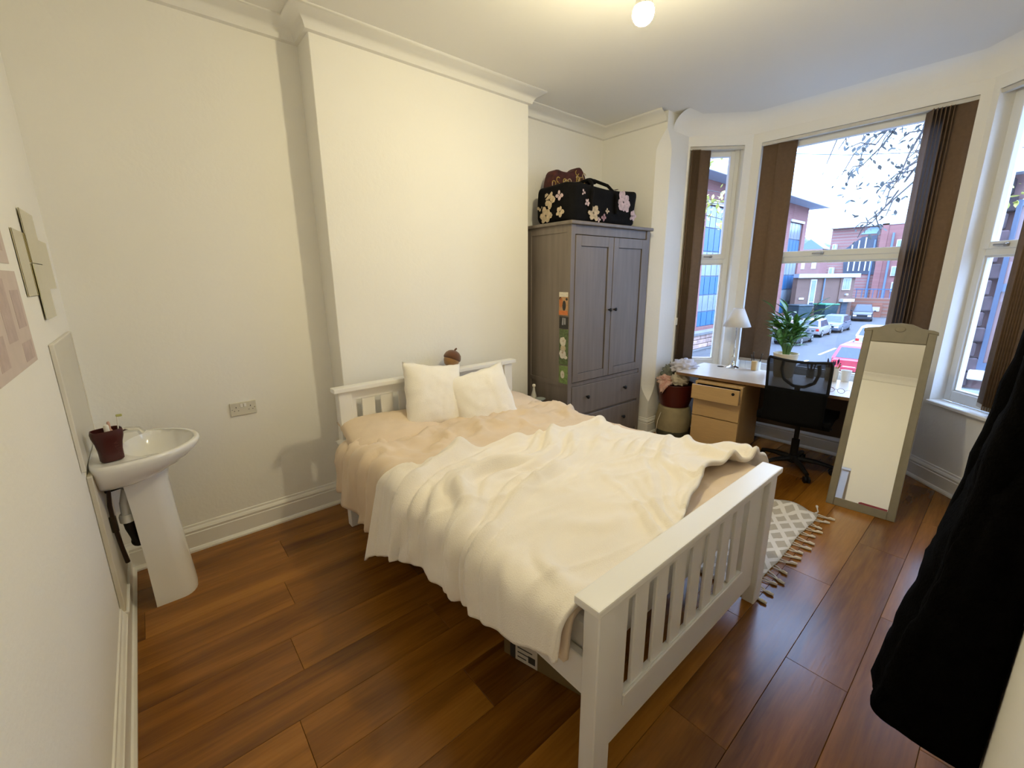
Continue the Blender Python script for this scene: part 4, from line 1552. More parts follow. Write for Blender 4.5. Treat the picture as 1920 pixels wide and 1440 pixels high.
# ------------------------------------------------------------------ standing mirror
sm_m = frame_m((3.975, -2.414, 0), (.0711, -.9975, 0), (.9975 * math.cos(rad(18.6)), .0711 * math.cos(rad(18.6)), -math.sin(rad(18.6))), (.9975 * math.sin(rad(18.6)), .0711 * math.sin(rad(18.6)), math.cos(rad(18.6))))
MH, MW = 1.326, .388
mr_ = bpy.data.objects.new('standing_mirror', None)
C.objects.link(mr_)
mr_.matrix_world = sm_m
tag(mr_, 'tall taupe framed mirror standing on the floor, leaning back by the desk', 'mirror')
TAUPE = mat('taupe_frame_paint', (.225, .195, .135), .5, var=.07, scale=14, bump=.05)
fwd = .046
B('frame_side', MB().box(0, fwd, 0, .024, 0, MH - .005), TAUPE, mr_, bevel=.004)
B('frame_side', MB().box(MW - fwd, MW, 0, .024, 0, MH - .005), TAUPE, mr_, bevel=.004)
B('frame_bottom', MB().box(fwd, MW - fwd, .001, .023, 0, .058), TAUPE, mr_, bevel=.003)
top = [(fwd, MH - .085), (MW - fwd, MH - .085), (MW - fwd, MH - .005), (MW + .006, MH - .012), (MW + .004, MH + .006), (MW - .02, MH + .016), (MW * .80, MH + .024), (MW * .66, MH + .05), (MW * .5, MH + .058), (MW * .34, MH + .05), (MW * .20, MH + .024), (.02, MH + .016), (-.004, MH + .006), (-.006, MH - .012), (fwd, MH - .005)]
mt2 = Matrix.Translation((0, .026, 0)) @ rotm('X', PI / 2)
B('frame_crown', MB().prism(top, 0, .028, mt2), TAUPE, mr_, bevel=.002)
B('crown_boss', MB().lathe([(.030, 0), (.026, .004), (.012, .006), (.0005, .007)], 20, mtx=Matrix.Translation((MW / 2, -.002, MH + .012)) @ Matrix.Diagonal((1, 1, .7, 1)) @ rotm('X', PI / 2)), TAUPE, mr_, smooth=True)
B('mirror_glass', MB().box(fwd, MW - fwd, .010, .014, .055, MH - .083), MIRROR, mr_)
B('reflection_strip', MB().prism([(MW * .47, .048), (MW - fwd - .002, .048), (MW - fwd - .002, .070), (MW * .50, .072), (MW * .47, .066)], 0, .0015, Matrix.Translation((0, .0095, 0)) @ rotm('X', PI / 2)), mat('dark_pink_reflection', (.26, .035, .06), .5, var=.1), mr_, label='dark pink strip painted as a reflection along the bottom of the mirror glass')  # added strip; its colour imitates a dark red reflection in the glass
B('back_board', MB().box(.01, MW - .01, .0165, .0225, .01, MH - .02), DARKPANEL, mr_)
B('rear_strut', MB().tube([(MW / 2, .028, 1.0), (MW / 2, .33, .14)], .010, 8), TAUPE, mr_)

# ------------------------------------------------------------------ rug
RX0, RX1, RY0, RY1 = 2.50, 3.715, -2.435, -.95
rg = T('woven_rug', 'cream diamond patterned rug with knotted tassels beside the bed', 'rug', (RX0, RY0, 0))
P = []
nx, ny = 40, 48
for i in range(ny + 1):
    row = []
    for j in range(nx + 1):
        x, y_ = j / nx * (RX1 - RX0), i / ny * (RY1 - RY0)
        ex = .012 * fbm(y_ * 3, 2.2, 1.) * (1 if j == nx else j / nx)
        ey = .010 * fbm(x * 4, 7.7, 1.) * (1 - i / ny)
        z = .010 + .004 * fbm(x * 4, y_ * 4, 3.) + (.03 * max(0, 1 - ((x - 1.17) ** 2 + (y_ - .16) ** 2) / .012))
        row.append((x + ex, y_ + ey, max(.007, z)))
    P.append(row)
B('pile', MB().grid(P), rug_mat(), rg, smooth=True, solid=.010, angle=0)
TAS = mat('tassel_cotton', (.70, .64, .54), .95, var=.1, scale=60)
rnd = random.Random(3)
for k in range(15):
    x = .03 + k * .083
    a = rnd.uniform(-.025, .05)
    L = rnd.uniform(.07, .10)
    mb = MB().tube([(x, .004, .008), (x + a * .3, -L * .35, .007), (x + a * .6, -L * .6, .008)], [.004, .0035, .005], 6)
    mb.tube([(x + .03, .004, .008), (x + .02 + a * .3, -L * .35, .007), (x + a * .6 + .004, -L * .6, .008)], [.004, .0035, .005], 6)
    mb.tube([(x + a * .6, -L * .58, .009), (x + a * .8, -L * .72, .011), (x + a, -L, .009)], [.006, .010, .007], 7)
    B('tassel', mb, TAS, rg, smooth=True)
B('tassel', MB().tube([(1.205, .02, .010), (1.26, .012, .008), (1.31, .030, .008), (1.34, .04, .010)], [.008, .004, .004, .009], 7), TAS, rg, smooth=True)

# ------------------------------------------------------------------ coat on the near wall
ct = T('hanging_coat', 'long black coat hanging on a hook on the wall', 'coat', (2.03, NY, .40))
hk = T('coat_hook', 'metal coat hook on the wall holding the black coat', 'hook', (2.03, NY, 1.72))
B('hook_plate', MB().box(-.015, .015, 0, .006, -.05, .05), CHROME, hk, bevel=.002)
B('hook_prong', MB().tube([(0, .004, .02), (0, .045, .0), (0, .062, .02), (0, .060, .04)], .006, 8), CHROME, hk, smooth=True)
COAT = mat('black_coat_wool', (.0016, .0015, .0014), .95, var=.4, scale=30, bump=.4, bscale=120, spec=.03)
P = []
nz, na = 60, 56
for i in range(nz + 1):
    t = i / nz
    z = t * 1.33
    zw = z + .40
    dep = lerp(.236, .152, (zw - .40) / .52) if zw < .92 else lerp(.150, .085, (zw - .92) / .48)
    dep = lerp(dep, .045, (zw - 1.45) / .28)
    hw = lerp(.29, .20, t * 1.2) if zw < 1.45 else lerp(.20, .05, (zw - 1.45) / .28)
    row = []
    for j in range(na + 1):
        th = PI * j / na
        e = lerp(.36, .55, t * 3)
        x = -hw * math.copysign(abs(math.cos(th)) ** e, math.cos(th))
        y_ = dep * abs(math.sin(th)) ** e
        f = min(1, .25 + t * 4) * .014 * math.sin(th * 9 + 2 * fbm(z * 1.5, th, 3.)) * math.sin(th) + .012 * fbm(x * 8, z * 7, 5.) + .004 * fbm(x * 40, z * 40, 9.)
        hem = .006 * fbm(th * 2, 1., 4.) if i == 0 else 0
        row.append((x * (1 + f * .6), max(.004, y_ + f * math.sin(th)), z + hem))
    P.append(row)
B('coat_shell', MB().grid(P), COAT, ct, smooth=True, solid=.012, angle=0)
P = [[(q[0] * .97, q[1] * .9, q[2] + .01) for q in P[0]], [(q[0] * .5, .02 + q[1] * .3, q[2] + .05) for q in P[0]]]
B('coat_lining', MB().grid(P), COAT, ct, smooth=True)
SLV = []
for i in range(14):
    t = i / 13
    SLV.append((.10 + .05 * math.sin(t * 2), lerp(.150, .045, t), .26 + t * .98))
B('sleeve', MB().tube(SLV, [lerp(.052, .062, i / 13) + .004 * math.sin(i * 2.3) for i in range(14)], 14), COAT, ct, smooth=True)
SLV = [(-.14 - .02 * math.sin(i / 13 * 2), lerp(.125, .035, i / 13), .26 + i / 13 * .98) for i in range(14)]
B('sleeve', MB().tube(SLV, [lerp(.052, .060, i / 13) + .004 * math.sin(i * 1.9) for i in range(14)], 14), COAT, ct, smooth=True)

# ------------------------------------------------------------------ things beside and under the bed
bs = T('bedside_table', 'small dark bedside table squeezed between bed and wardrobe', 'table', (2.915, -.36, 0))
B('table_top', MB().box(-.115, .115, -.15, .13, .535, .555), DARKPANEL, bs, bevel=.003)
B('shelf', MB().box(-.10, .10, -.13, .11, .16, .175), DARKPANEL, bs)
for x in (-.105, .080):
    for y_ in (-.14, .095):
        B('leg', MB().box(x, x + .025, y_, y_ + .025, 0, .535), DARKPANEL, bs, bevel=.002)
bo = T('glass_bottle', 'slim pale bottle standing at the bed head beside the wardrobe', 'bottle', (2.952, -.335, .555))
B('bottle_body', MB().lathe([(.026, 0), (.028, .004), (.026, .035), (.012, .085), (.010, .115), (.013, .118)], 18), mat('frosted_glass', (.55, .53, .47), .2), bo, smooth=True)
B('stopper', MB().lathe([(.012, .118), (.016, .128), (.012, .142), (.0005, .145)], 14), SHEETW, bo, smooth=True)
di = T('trinket_dish', 'small round glass dish beside the slim pale bottle', 'dish', (2.945, -.425, .555))
B('dish', MB().lathe([(.025, 0), (.030, .006), (.050, .022), (.050, .026), (.046, .024), (.026, .010), (.0005, .008)], 24), mat('smoky_glass', (.28, .31, .30), .1), di, smooth=True)

bx = T('cardboard_box', 'cardboard box with a printed label stored under the bed', 'box', (1.312, -1.86, 0), math.atan2(-.267, .074))
CARD = mat('brown_cardboard', (.16, .105, .040), .8, var=.06)
B('carton', MB().box(0, .42, 0, .30, 0, .22), CARD, bx, bevel=.003)
B('dark_print_band', MB().box(.035, .062, -.0012, 0, .004, .215), GREYD, bx)
B('label_sheet', MB().box(.064, .175, -.0015, 0, .004, .19), mat('label_paper', (.60, .54, .46), .7), bx)
for k in range(6):
    B('text_line', MB().box(.075, .120 + .03 * ((k * 7) % 3) / 2, -.0021, -.0014, .022 + k * .024, .028 + k * .024), GREYD, bx)
B('barcode', MB().box(.130, .165, -.0021, -.0014, .02, .055), GREYD, bx)

# laundry
lb = T('canvas_laundry_bag', 'khaki canvas laundry bag slumped under the red tub', 'bag', (4.435, -.925, 0))
P = []
KH = mat('khaki_canvas', (.33, .27, .155), .9, var=.12, scale=12, bump=.2, bscale=150)
KG = mat('olive_canvas', (.085, .085, .060), .9, var=.15, scale=12)


def lump(prof, seg=36, amp=.03, seed=0., e=1.):
    mb = MB()
    P = []
    for r_, z in prof:
        row = []
        for k in range(seg + 1):
            a = 2 * PI * k / seg
            f = 1 + amp * fbm(math.cos(a) * 2 + seed, math.sin(a) * 2, z * 7 + seed)
            row.append((r_ * f * math.cos(a), r_ * f * math.sin(a), z))
        P.append(row)
    return mb.grid(P)


B('bag_base', lump([(.0, .0), (.15, .001), (.172, .03), (.176, .085)], amp=.06, seed=2.), KG, lb, smooth=True, angle=0)
B('bag_body', lump([(.174, .080), (.180, .14), (.176, .20), (.166, .26), (.158, .31), (.150, .335), (.0, .338)], amp=.10, seed=5.), KH, lb, smooth=True, angle=0)
B('drawcord', MB().tube([(-.150, .06, .27), (-.178, .075, .18), (-.192, .08, .07), (-.19, .07, .006), (-.165, .045, .006)], .0035, 6), mat('tassel_cotton', (.7, .64, .54), .95), lb, smooth=True)
rtb = T('red_laundry_tub', 'dark red plastic tub heaped with clothes beside the desk', 'tub', (4.425, -.93, .338))
REDT = mat('dark_red_tub', (.085, .012, .008), .30, var=.06)
B('tub_body', MB().lathe([(.120, 0), (.140, .006), (.172, .12), (.186, .225), (.194, .236), (.192, .242), (.180, .238), (.166, .12), (.13, .012), (.0005, .011)], 40), REDT, rtb, smooth=True)


def garment(name, label, c, r, m, seed, tail=None):
    o = T(name, label, 'clothing', c)
    mb = MB()
    P = []
    n1, n2 = 22, 36
    for i in range(n1 + 1):
        ph = -PI / 2 + PI * i / n1
        row = []
        for j in range(n2 + 1):
            th = 2 * PI * j / n2
            v = Vector((math.cos(ph) * math.cos(th), math.cos(ph) * math.sin(th), math.sin(ph)))
            k = 1 + .35 * ridge(fbm(v.x * 2.6 + seed, v.y * 2.6, v.z * 2.6 + seed, 2)) + .25 * fbm(v.x * 3 + seed, v.y * 3, v.z * 3, 2) - .1
            row.append((v.x * r[0] * k, v.y * r[1] * k, max(-r[2] * .75, v.z * r[2] * k)))
        P.append(row)
    B('cloth', mb.grid(P), m, o, smooth=True, angle=0)
    if tail:
        n = 9
        P = []
        for i in range(n):
            t = i / (n - 1)
            row = []
            for j in range(7):
                u = j / 6 - .5
                w_ = tail[3] * (1 - .75 * t)
                row.append((tail[0] * (.6 + .4 * min(1, t * 2)) + .012 * math.sin(u * 9 + t * 4), tail[1] + u * w_ + .2 * tail[3] * t, .02 + tail[2] * t + .010 * math.cos(u * 7)))
            P.append(row)
        B('loose_end', MB().grid(P), m, o, smooth=True, solid=.004, angle=0)
    return o


garment('lilac_blouse', 'pale lilac crumpled blouse topmost on the clothes heap by the window', (4.53, -.945, .735), (.165, .115, .07), mat('lilac_cloth', (.62, .60, .66), .9, var=.1, scale=8), 3.)
garment('cream_top', 'cream crumpled top spilling from the red tub onto the desk corner', (4.36, -1.00, .63), (.085, .08, .065), mat('cream_cloth', (.60, .52, .38), .9, var=.1, scale=8), 9.)
garment('sage_jumper', 'grey-green jumper in the clothes heap against the window wall', (4.46, -.845, .66), (.10, .075, .09), mat('sage_cloth', (.20, .21, .17), .9, var=.2, scale=10), 15.)
garment('coral_shirt', 'coral pink shirt hanging over the rim of the red tub', (4.335, -.865, .60), (.075, .085, .05), mat('coral_cloth', (.62, .26, .19), .9, var=.25, scale=14, col2=(.66, .5, .42)), 21., tail=(-.115, -.045, -.12, .13))

# ------------------------------------------------------------------ street outside
G = -1.1
ROADM = mat('asphalt', (.06, .06, .062), .85, var=.12, scale=1.2)
PAVE = mat('paving', (.15, .145, .14), .85, var=.1, scale=2)


def brick_mat(name, c1, c2, mortar, scale):
    m = bpy.data.materials.new(name)
    m.use_nodes = True
    t = m.node_tree
    p = t.nodes['Principled BSDF']
    p.inputs['Roughness'].default_value = .9
    c = t.nodes.new('ShaderNodeTexCoord')
    mp = t.nodes.new('ShaderNodeMapping')
    mp.inputs['Rotation'].default_value = (PI / 2, 0, 0)
    b = t.nodes.new('ShaderNodeTexBrick')
    b.inputs['Color1'].default_value = c1 + (1,)
    b.inputs['Color2'].default_value = c2 + (1,)
    b.inputs['Mortar'].default_value = mortar + (1,)
    b.inputs['Scale'].default_value = scale
    b.inputs['Mortar Size'].default_value = .012
    t.links.new(c.outputs['Object'], mp.inputs[0])
    t.links.new(mp.outputs[0], b.inputs['Vector'])
    t.links.new(b.outputs['Color'], p.inputs['Base Color'])
    return m


BRICK = brick_mat('red_brickwork', (.27, .115, .105), (.23, .095, .085), (.25, .16, .14), 2.2)
BRICKB = brick_mat('brown_brickwork', (.17, .098, .075), (.15, .085, .066), (.155, .11, .085), 2.2)
BRICKO = brick_mat('orange_brickwork', (.28, .105, .065), (.24, .09, .056), (.24, .14, .105), 2.2)
BLUEP = mat('blue_spandrel', (.035, .13, .26), .35, var=.05)
PALEG = mat('pale_glazing', (.22, .27, .31), .15, var=.25, scale=.8)
FRAMEB = mat('grey_blue_frame', (.12, .18, .27), .4)
WHITEF = mat('white_frame_outdoor', (.55, .55, .54), .5)
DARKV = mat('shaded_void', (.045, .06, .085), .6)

G2 = -3.44          # street level below the raised ground floor
BS = 1.85           # buildings are modelled at reduced size, then enlarged in place
struct('ground', MB().box(5.5, 260, -110, 110, G2 - .5, G2), ROADM)
struct('pavement', MB().prism([(6, 10.1), (74, 12.2), (110, 58), (6, 58)], G2, G2 + .14), PAVE, bevel=.02)
struct('pavement', MB().prism([(6, .4), (67, 1.2), (67, -14), (6, -14)], G2, G2 + .14), PAVE, bevel=.02)
rm = T('road_marking', 'white dashed centre line painted on the street', 'road marking', (20, 4.6, G2))
WP = mat('road_paint', (.75, .75, .75), .7)
for k in range(7):
    B('dash', MB().box(k * 6.5 + .6, k * 6.5 + 4.4, k * .12 - .07, k * .12 + .07, .002, .012), WP, rm)


def rect_part(name, mtx, x0, x1, z0, z1, d0, d1, m, parent):
    return B(name, MB().box(x0, x1, d0, d1, z0, z1, mtx), m, parent)


# long office building with blue panels
ob = T('office_building', 'long red brick office building with tall blue panelled windows across the street', 'building', (21.95, 15.59, G2))
ob.scale = (BS, BS, BS)
F0 = Matrix.Identity(4)
segs = []
cols = [10.0 + 3.66 * k - 12 for k in range(7)]      # strip starts, local x
w_ = 2.36
z0_, z1_ = -.84 - G, 4.87 - G
B('wall', MB().box(-6, 23.0, .30, 11, 0, 7.0), BRICK, ob)
edge = -6
for cx in cols + [23.0]:
    if cx > edge + .1:
        B('brick_pier', MB().box(edge, min(cx, 23.0), 0, .30, 0, 7.0), BRICK, ob)
    if cx < 22.9:
        B('brick_spandrel', MB().box(cx, cx + w_, 0, .30, z1_, 7.0), BRICK, ob)
        B('brick_plinth', MB().box(cx, cx + w_, 0, .30, 0, z0_), BRICK, ob)
        B('lintel', MB().box(cx - .05, cx + w_ + .05, -.06, .02, z1_, z1_ + .14), WHITEF, ob)
    edge = cx + w_
rws = [(-.84, -.1, 0), (-.1, .72, 1), (.72, 1.62, 0), (1.62, 2.78, 1), (2.78, 3.86, 0), (3.86, 4.87, 1)]
pd_ = {}
for cx in cols[2:]:
    if cx > 24:
        continue
    cw = w_ / 4
    for k in range(4):
        for a, b, g in rws:
            key = (round(b - a, 2), g)
            if key not in pd_:
                o = B('window_pane' if g else 'blue_panel', MB().box(.03, cw - .03, .10, .16, .03, b - a - .03), PALEG if g else BLUEP, ob)
                pd_[key] = o
            else:
                o = pd_[key].copy()
                C.objects.link(o)
            o.parent = ob
            o.location = (cx + k * cw, 0, a - G)
    B('window_frame', MB().box(cx, cx + w_, .16, .20, z0_, z1_), FRAMEB, ob)
B('roof', MB().box(-6.6, 23.9, -.85, 11.5, 7.0, 7.22), mat('grey_soffit', (.30, .36, .44), .6), ob)
B('roof_fascia', MB().box(-6.7, 24.0, -.95, -.85, 6.98, 7.32), mat('grey_fascia', (.42, .46, .52), .6), ob)

# low stone boundary wall
lw = T('stone_boundary_wall', 'low pale stone wall with coping in front of the office building', 'wall', (23.8, 11.15, G2 + .14))
lw.scale = (BS, BS, BS)
STONE = mat('pink_sandstone', (.38, .25, .20), .9, var=.25, scale=4, rnd=.2)
smsh = {}
rnd = random.Random(9)
for rw in range(3):
    x = -(rw % 2) * .25
    while x < 13:
        L = rnd.choice((.42, .55, .68))
        if L not in smsh:
            o = B('stone', MB().box(.008, L - .008, -.15, .15, .008, .162), STONE, lw, bevel=.02)
            smsh[L] = o
        else:
            o = smsh[L].copy()
            C.objects.link(o)
            o.parent = lw
        o.location = (x, rnd.uniform(-.012, .012), rw * .17)
        x += L
for k in range(13):
    B('coping', MB().box(k + .01, k + .99, -.2, .2, .51, .60), PAVE, lw)

# brown flat-roofed building
ang = math.atan2(-2.12, 4.03)
bb = T('brown_building', 'flat-roofed brown brick building with a dark door beyond the parked cars', 'building', (60.15, 14.44, G2), ang)
bb.scale = (BS, BS, BS)
FL = 4.55
FP = [(0, 0), (FL, 0), (FL + .3, 3.2), (2.6, 3.2), (2.0, 1.35), (-.05, .30)]
B('wall', MB().prism(FP, 0, 2.55), BRICKB, bb)
B('roof', MB().prism([(-.15, -.2), (FL + .15, -.2), (FL + .45, 3.2), (2.6, 3.2), (2.0, 1.35), (-.1, .25)], 2.55, 2.80), mat('grey_fascia', (.42, .46, .52), .6), bb)
f = B('tall_window', MB().box(1.0, 1.46, -.05, .05, .62, 2.45), WHITEF, bb)
B('pane', MB().box(1.08, 1.38, -.07, -.04, 1.05, 2.38), PALEG, f)
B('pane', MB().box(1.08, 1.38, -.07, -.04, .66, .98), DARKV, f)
f = B('window', MB().box(3.55, 4.2, -.05, .05, 1.74, 2.50), WHITEF, bb)
for k in range(3):
    B('pane', MB().box(3.60 + k * .19, 3.76 + k * .19, -.07, -.04, 1.80, 2.44), PALEG, f)
B('door', MB().box(3.72, 4.20, -.04, .04, 0, .92), mat('slate_door', (.06, .085, .12), .5), bb)
B('canopy', MB().box(3.45, 4.36, -.35, .05, .98, 1.16), WHITEF, bb)
B('downpipe', MB().tube([(2.02, -.08, 0), (2.02, -.08, 2.5)], .05, 6), FRAMEB, bb)
B('sign_board', MB().box(.25, .62, -.05, -.02, 1.18, 1.30), WHITEF, bb)
B('lamp_box', MB().box(3.88, 4.05, -.12, 0, 1.40, 1.50), WHITEF, bb)
B('brick_pilaster', MB().box(3.34, 3.46, -.06, .02, 0, 2.5), BRICKB, bb)

# large brick building behind
rb = T('brick_apartment_building', 'large pinkish brick building with a dark stair opening at the end of the street', 'building', (81.1, 5.42, -4.74))
rb.scale = (BS, BS, BS)
Bz = -1.8
B('wall', MB().box(0, 12, -4, 6.25, 0, 5.2 - Bz), BRICK, rb)
B('brick_pier', MB().box(-.35, 0, 2.7, 3.1, 0, 5.3 - Bz), BRICK, rb)
B('wall_wing', MB().box(-.30, 0, -4, 2.7, 0, 5.28 - Bz), BRICK, rb)
B('roof_parapet', MB().box(-.35, 12.2, -4.1, 6.35, 5.2 - Bz, 5.32 - Bz), mat('grey_fascia', (.42, .46, .52), .6), rb)


def yz_poly(name, pts, x0, x1, m, parent):
    n = len(pts)
    mb = MB()
    vs = [(x0, a - 1.5, b - Bz) for a, b in pts] + [(x1, a - 1.5, b - Bz) for a, b in pts]
    mb.add(vs, [tuple(range(n)), tuple(range(n, 2 * n))[::-1]] + [(i, (i + 1) % n, n + (i + 1) % n, n + i) for i in range(n)])
    return B(name, mb, m, parent)


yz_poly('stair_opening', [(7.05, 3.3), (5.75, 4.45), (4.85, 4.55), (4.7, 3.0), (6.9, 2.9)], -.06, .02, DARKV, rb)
yz_poly('skylight', [(5.9, 4.65), (5.35, 5.15), (4.75, 5.1), (4.85, 4.65)], -.07, .02, mat('blue_roof_light', (.22, .34, .44), .4), rb)
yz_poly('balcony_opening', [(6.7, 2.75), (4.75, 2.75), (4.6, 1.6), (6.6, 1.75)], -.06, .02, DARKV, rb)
for k, (ya, za, zb) in enumerate(((5.9, 2.9, 4.2), (5.5, 2.9, 4.4), (6.3, 2.9, 3.9), (6.35, 1.9, 2.7), (6.0, 1.9, 2.7), (5.65, 1.9, 2.7), (5.3, 1.9, 2.7), (5.0, 1.9, 2.7))):
    yz_poly('post', [(ya, za), (ya - .08, za), (ya - .08, zb), (ya, zb)], -.14, -.05, WHITEF, rb)
for (ya, yb, za, zb) in ((3.25, 3.60, 3.45, 4.1), (3.2, 3.62, 1.5, 2.2), (3.0, 3.45, .35, 1.05), (2.0, 2.5, 3.45, 4.1), (2.0, 2.5, 1.5, 2.2), (7.25, 7.5, 3.6, 4.0), (7.2, 7.5, 1.7, 2.2)):
    f = yz_poly('window', [(ya, za), (yb, za), (yb, zb), (ya, zb)], -.42, .02, WHITEF, rb)
    yz_poly('pane', [(ya + .06, za + .06), (yb - .06, za + .06), (yb - .06, zb - .06), (ya + .06, zb - .06)], -.45, -.41, PALEG, f)
B('downpipe', MB().tube([(-.42, 2.35, 0), (-.42, 2.35, 6.4)], .07, 6), FRAMEB, rb)
B('downpipe', MB().tube([(-.10, 3.4, 0), (-.10, 3.4, 6.0)], .07, 6), FRAMEB, rb)

gw = T('garage_wall', 'low orange brick garage wall with blue railings and a sign pillar', 'wall', (68.5, 4.49, G2))
gw.scale = (BS, BS, BS)
B('wall', MB().box(0, .35, -3, 3.35, 0, 1.2), BRICKO, gw)
B('garage_recess', MB().box(-.03, .02, 2.25, 3.25, 0, .62), BRICKB, gw)
B('pillar', MB().box(-.30, 0, 1.70, 2.20, 0, .85), BRICKO, gw)
B('sign_plate', MB().box(-.33, -.30, 1.78, 2.12, .38, .66), WHITEF, gw)
B('rail', MB().box(.1, .16, -3, 3.3, 1.75, 1.80), BLUEP, gw)
for k in range(22):
    B('baluster', MB().box(.11, .15, -2.9 + k * .29, -2.87 + k * .29, 1.2, 1.75), BLUEP, gw)

hl = T('wooded_hill', 'hazy wooded hill between the two brick buildings', 'hill', (170, 41.5, G2))
hl.scale = (BS, BS, BS)
hm = MB()
rnd = random.Random(4)
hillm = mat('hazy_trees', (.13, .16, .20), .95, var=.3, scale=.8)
for k in range(26):
    y_ = -9 + k * .8
    zc = 6.2 + 2.4 * abs(math.sin((k - 9) * .17)) + rnd.uniform(-.4, .6)
    hm.ball((rnd.uniform(-2, 2), y_, zc - 2.2), (2.2, 1.5, 3.0), 9, 6)
hm.box(-2, 3, -14, 16, 0, 5.6)
B('tree_mass', hm, hillm, hl, smooth=True, kind='stuff')
hs_ = T('distant_house', 'small distant brick house below the wooded hill', 'house', (147.7, 35.2, G2))
hs_.scale = (BS, BS, BS)
B('wall', MB().box(0, 4, 0, 3.4, 0, 6.5), BRICK, hs_)
B('roof', MB().add([(0, -.2, 6.5), (4, -.2, 6.5), (4, 3.6, 6.5), (0, 3.6, 6.5), (0, 1.7, 8.0), (4, 1.7, 8.0)], [(0, 1, 5, 4), (3, 4, 5, 2), (0, 4, 3), (1, 2, 5), (0, 3, 2, 1)]), FRAMEB, hs_)
B('window', MB().box(-.06, .02, .5, 1.1, 3.6, 4.8), WHITEF, hs_)
B('window', MB().box(-.06, .02, 2.0, 2.6, 3.6, 4.8), WHITEF, hs_)


# ------------------------------------------------------------------ cars
CARG = mat('car_glass', (.03, .045, .07), .08)
TYRE = mat('tyre_rubber', (.015, .015, .016), .8)
ALLOY = mat('alloy_wheel', (.45, .46, .48), .35, .7)
LRED = mat('tail_lamp_red', (.55, .03, .02), .3)
LWHT = mat('head_lamp_clear', (.7, .72, .75), .2)
PLATE = mat('number_plate', (.72, .72, .70), .5)


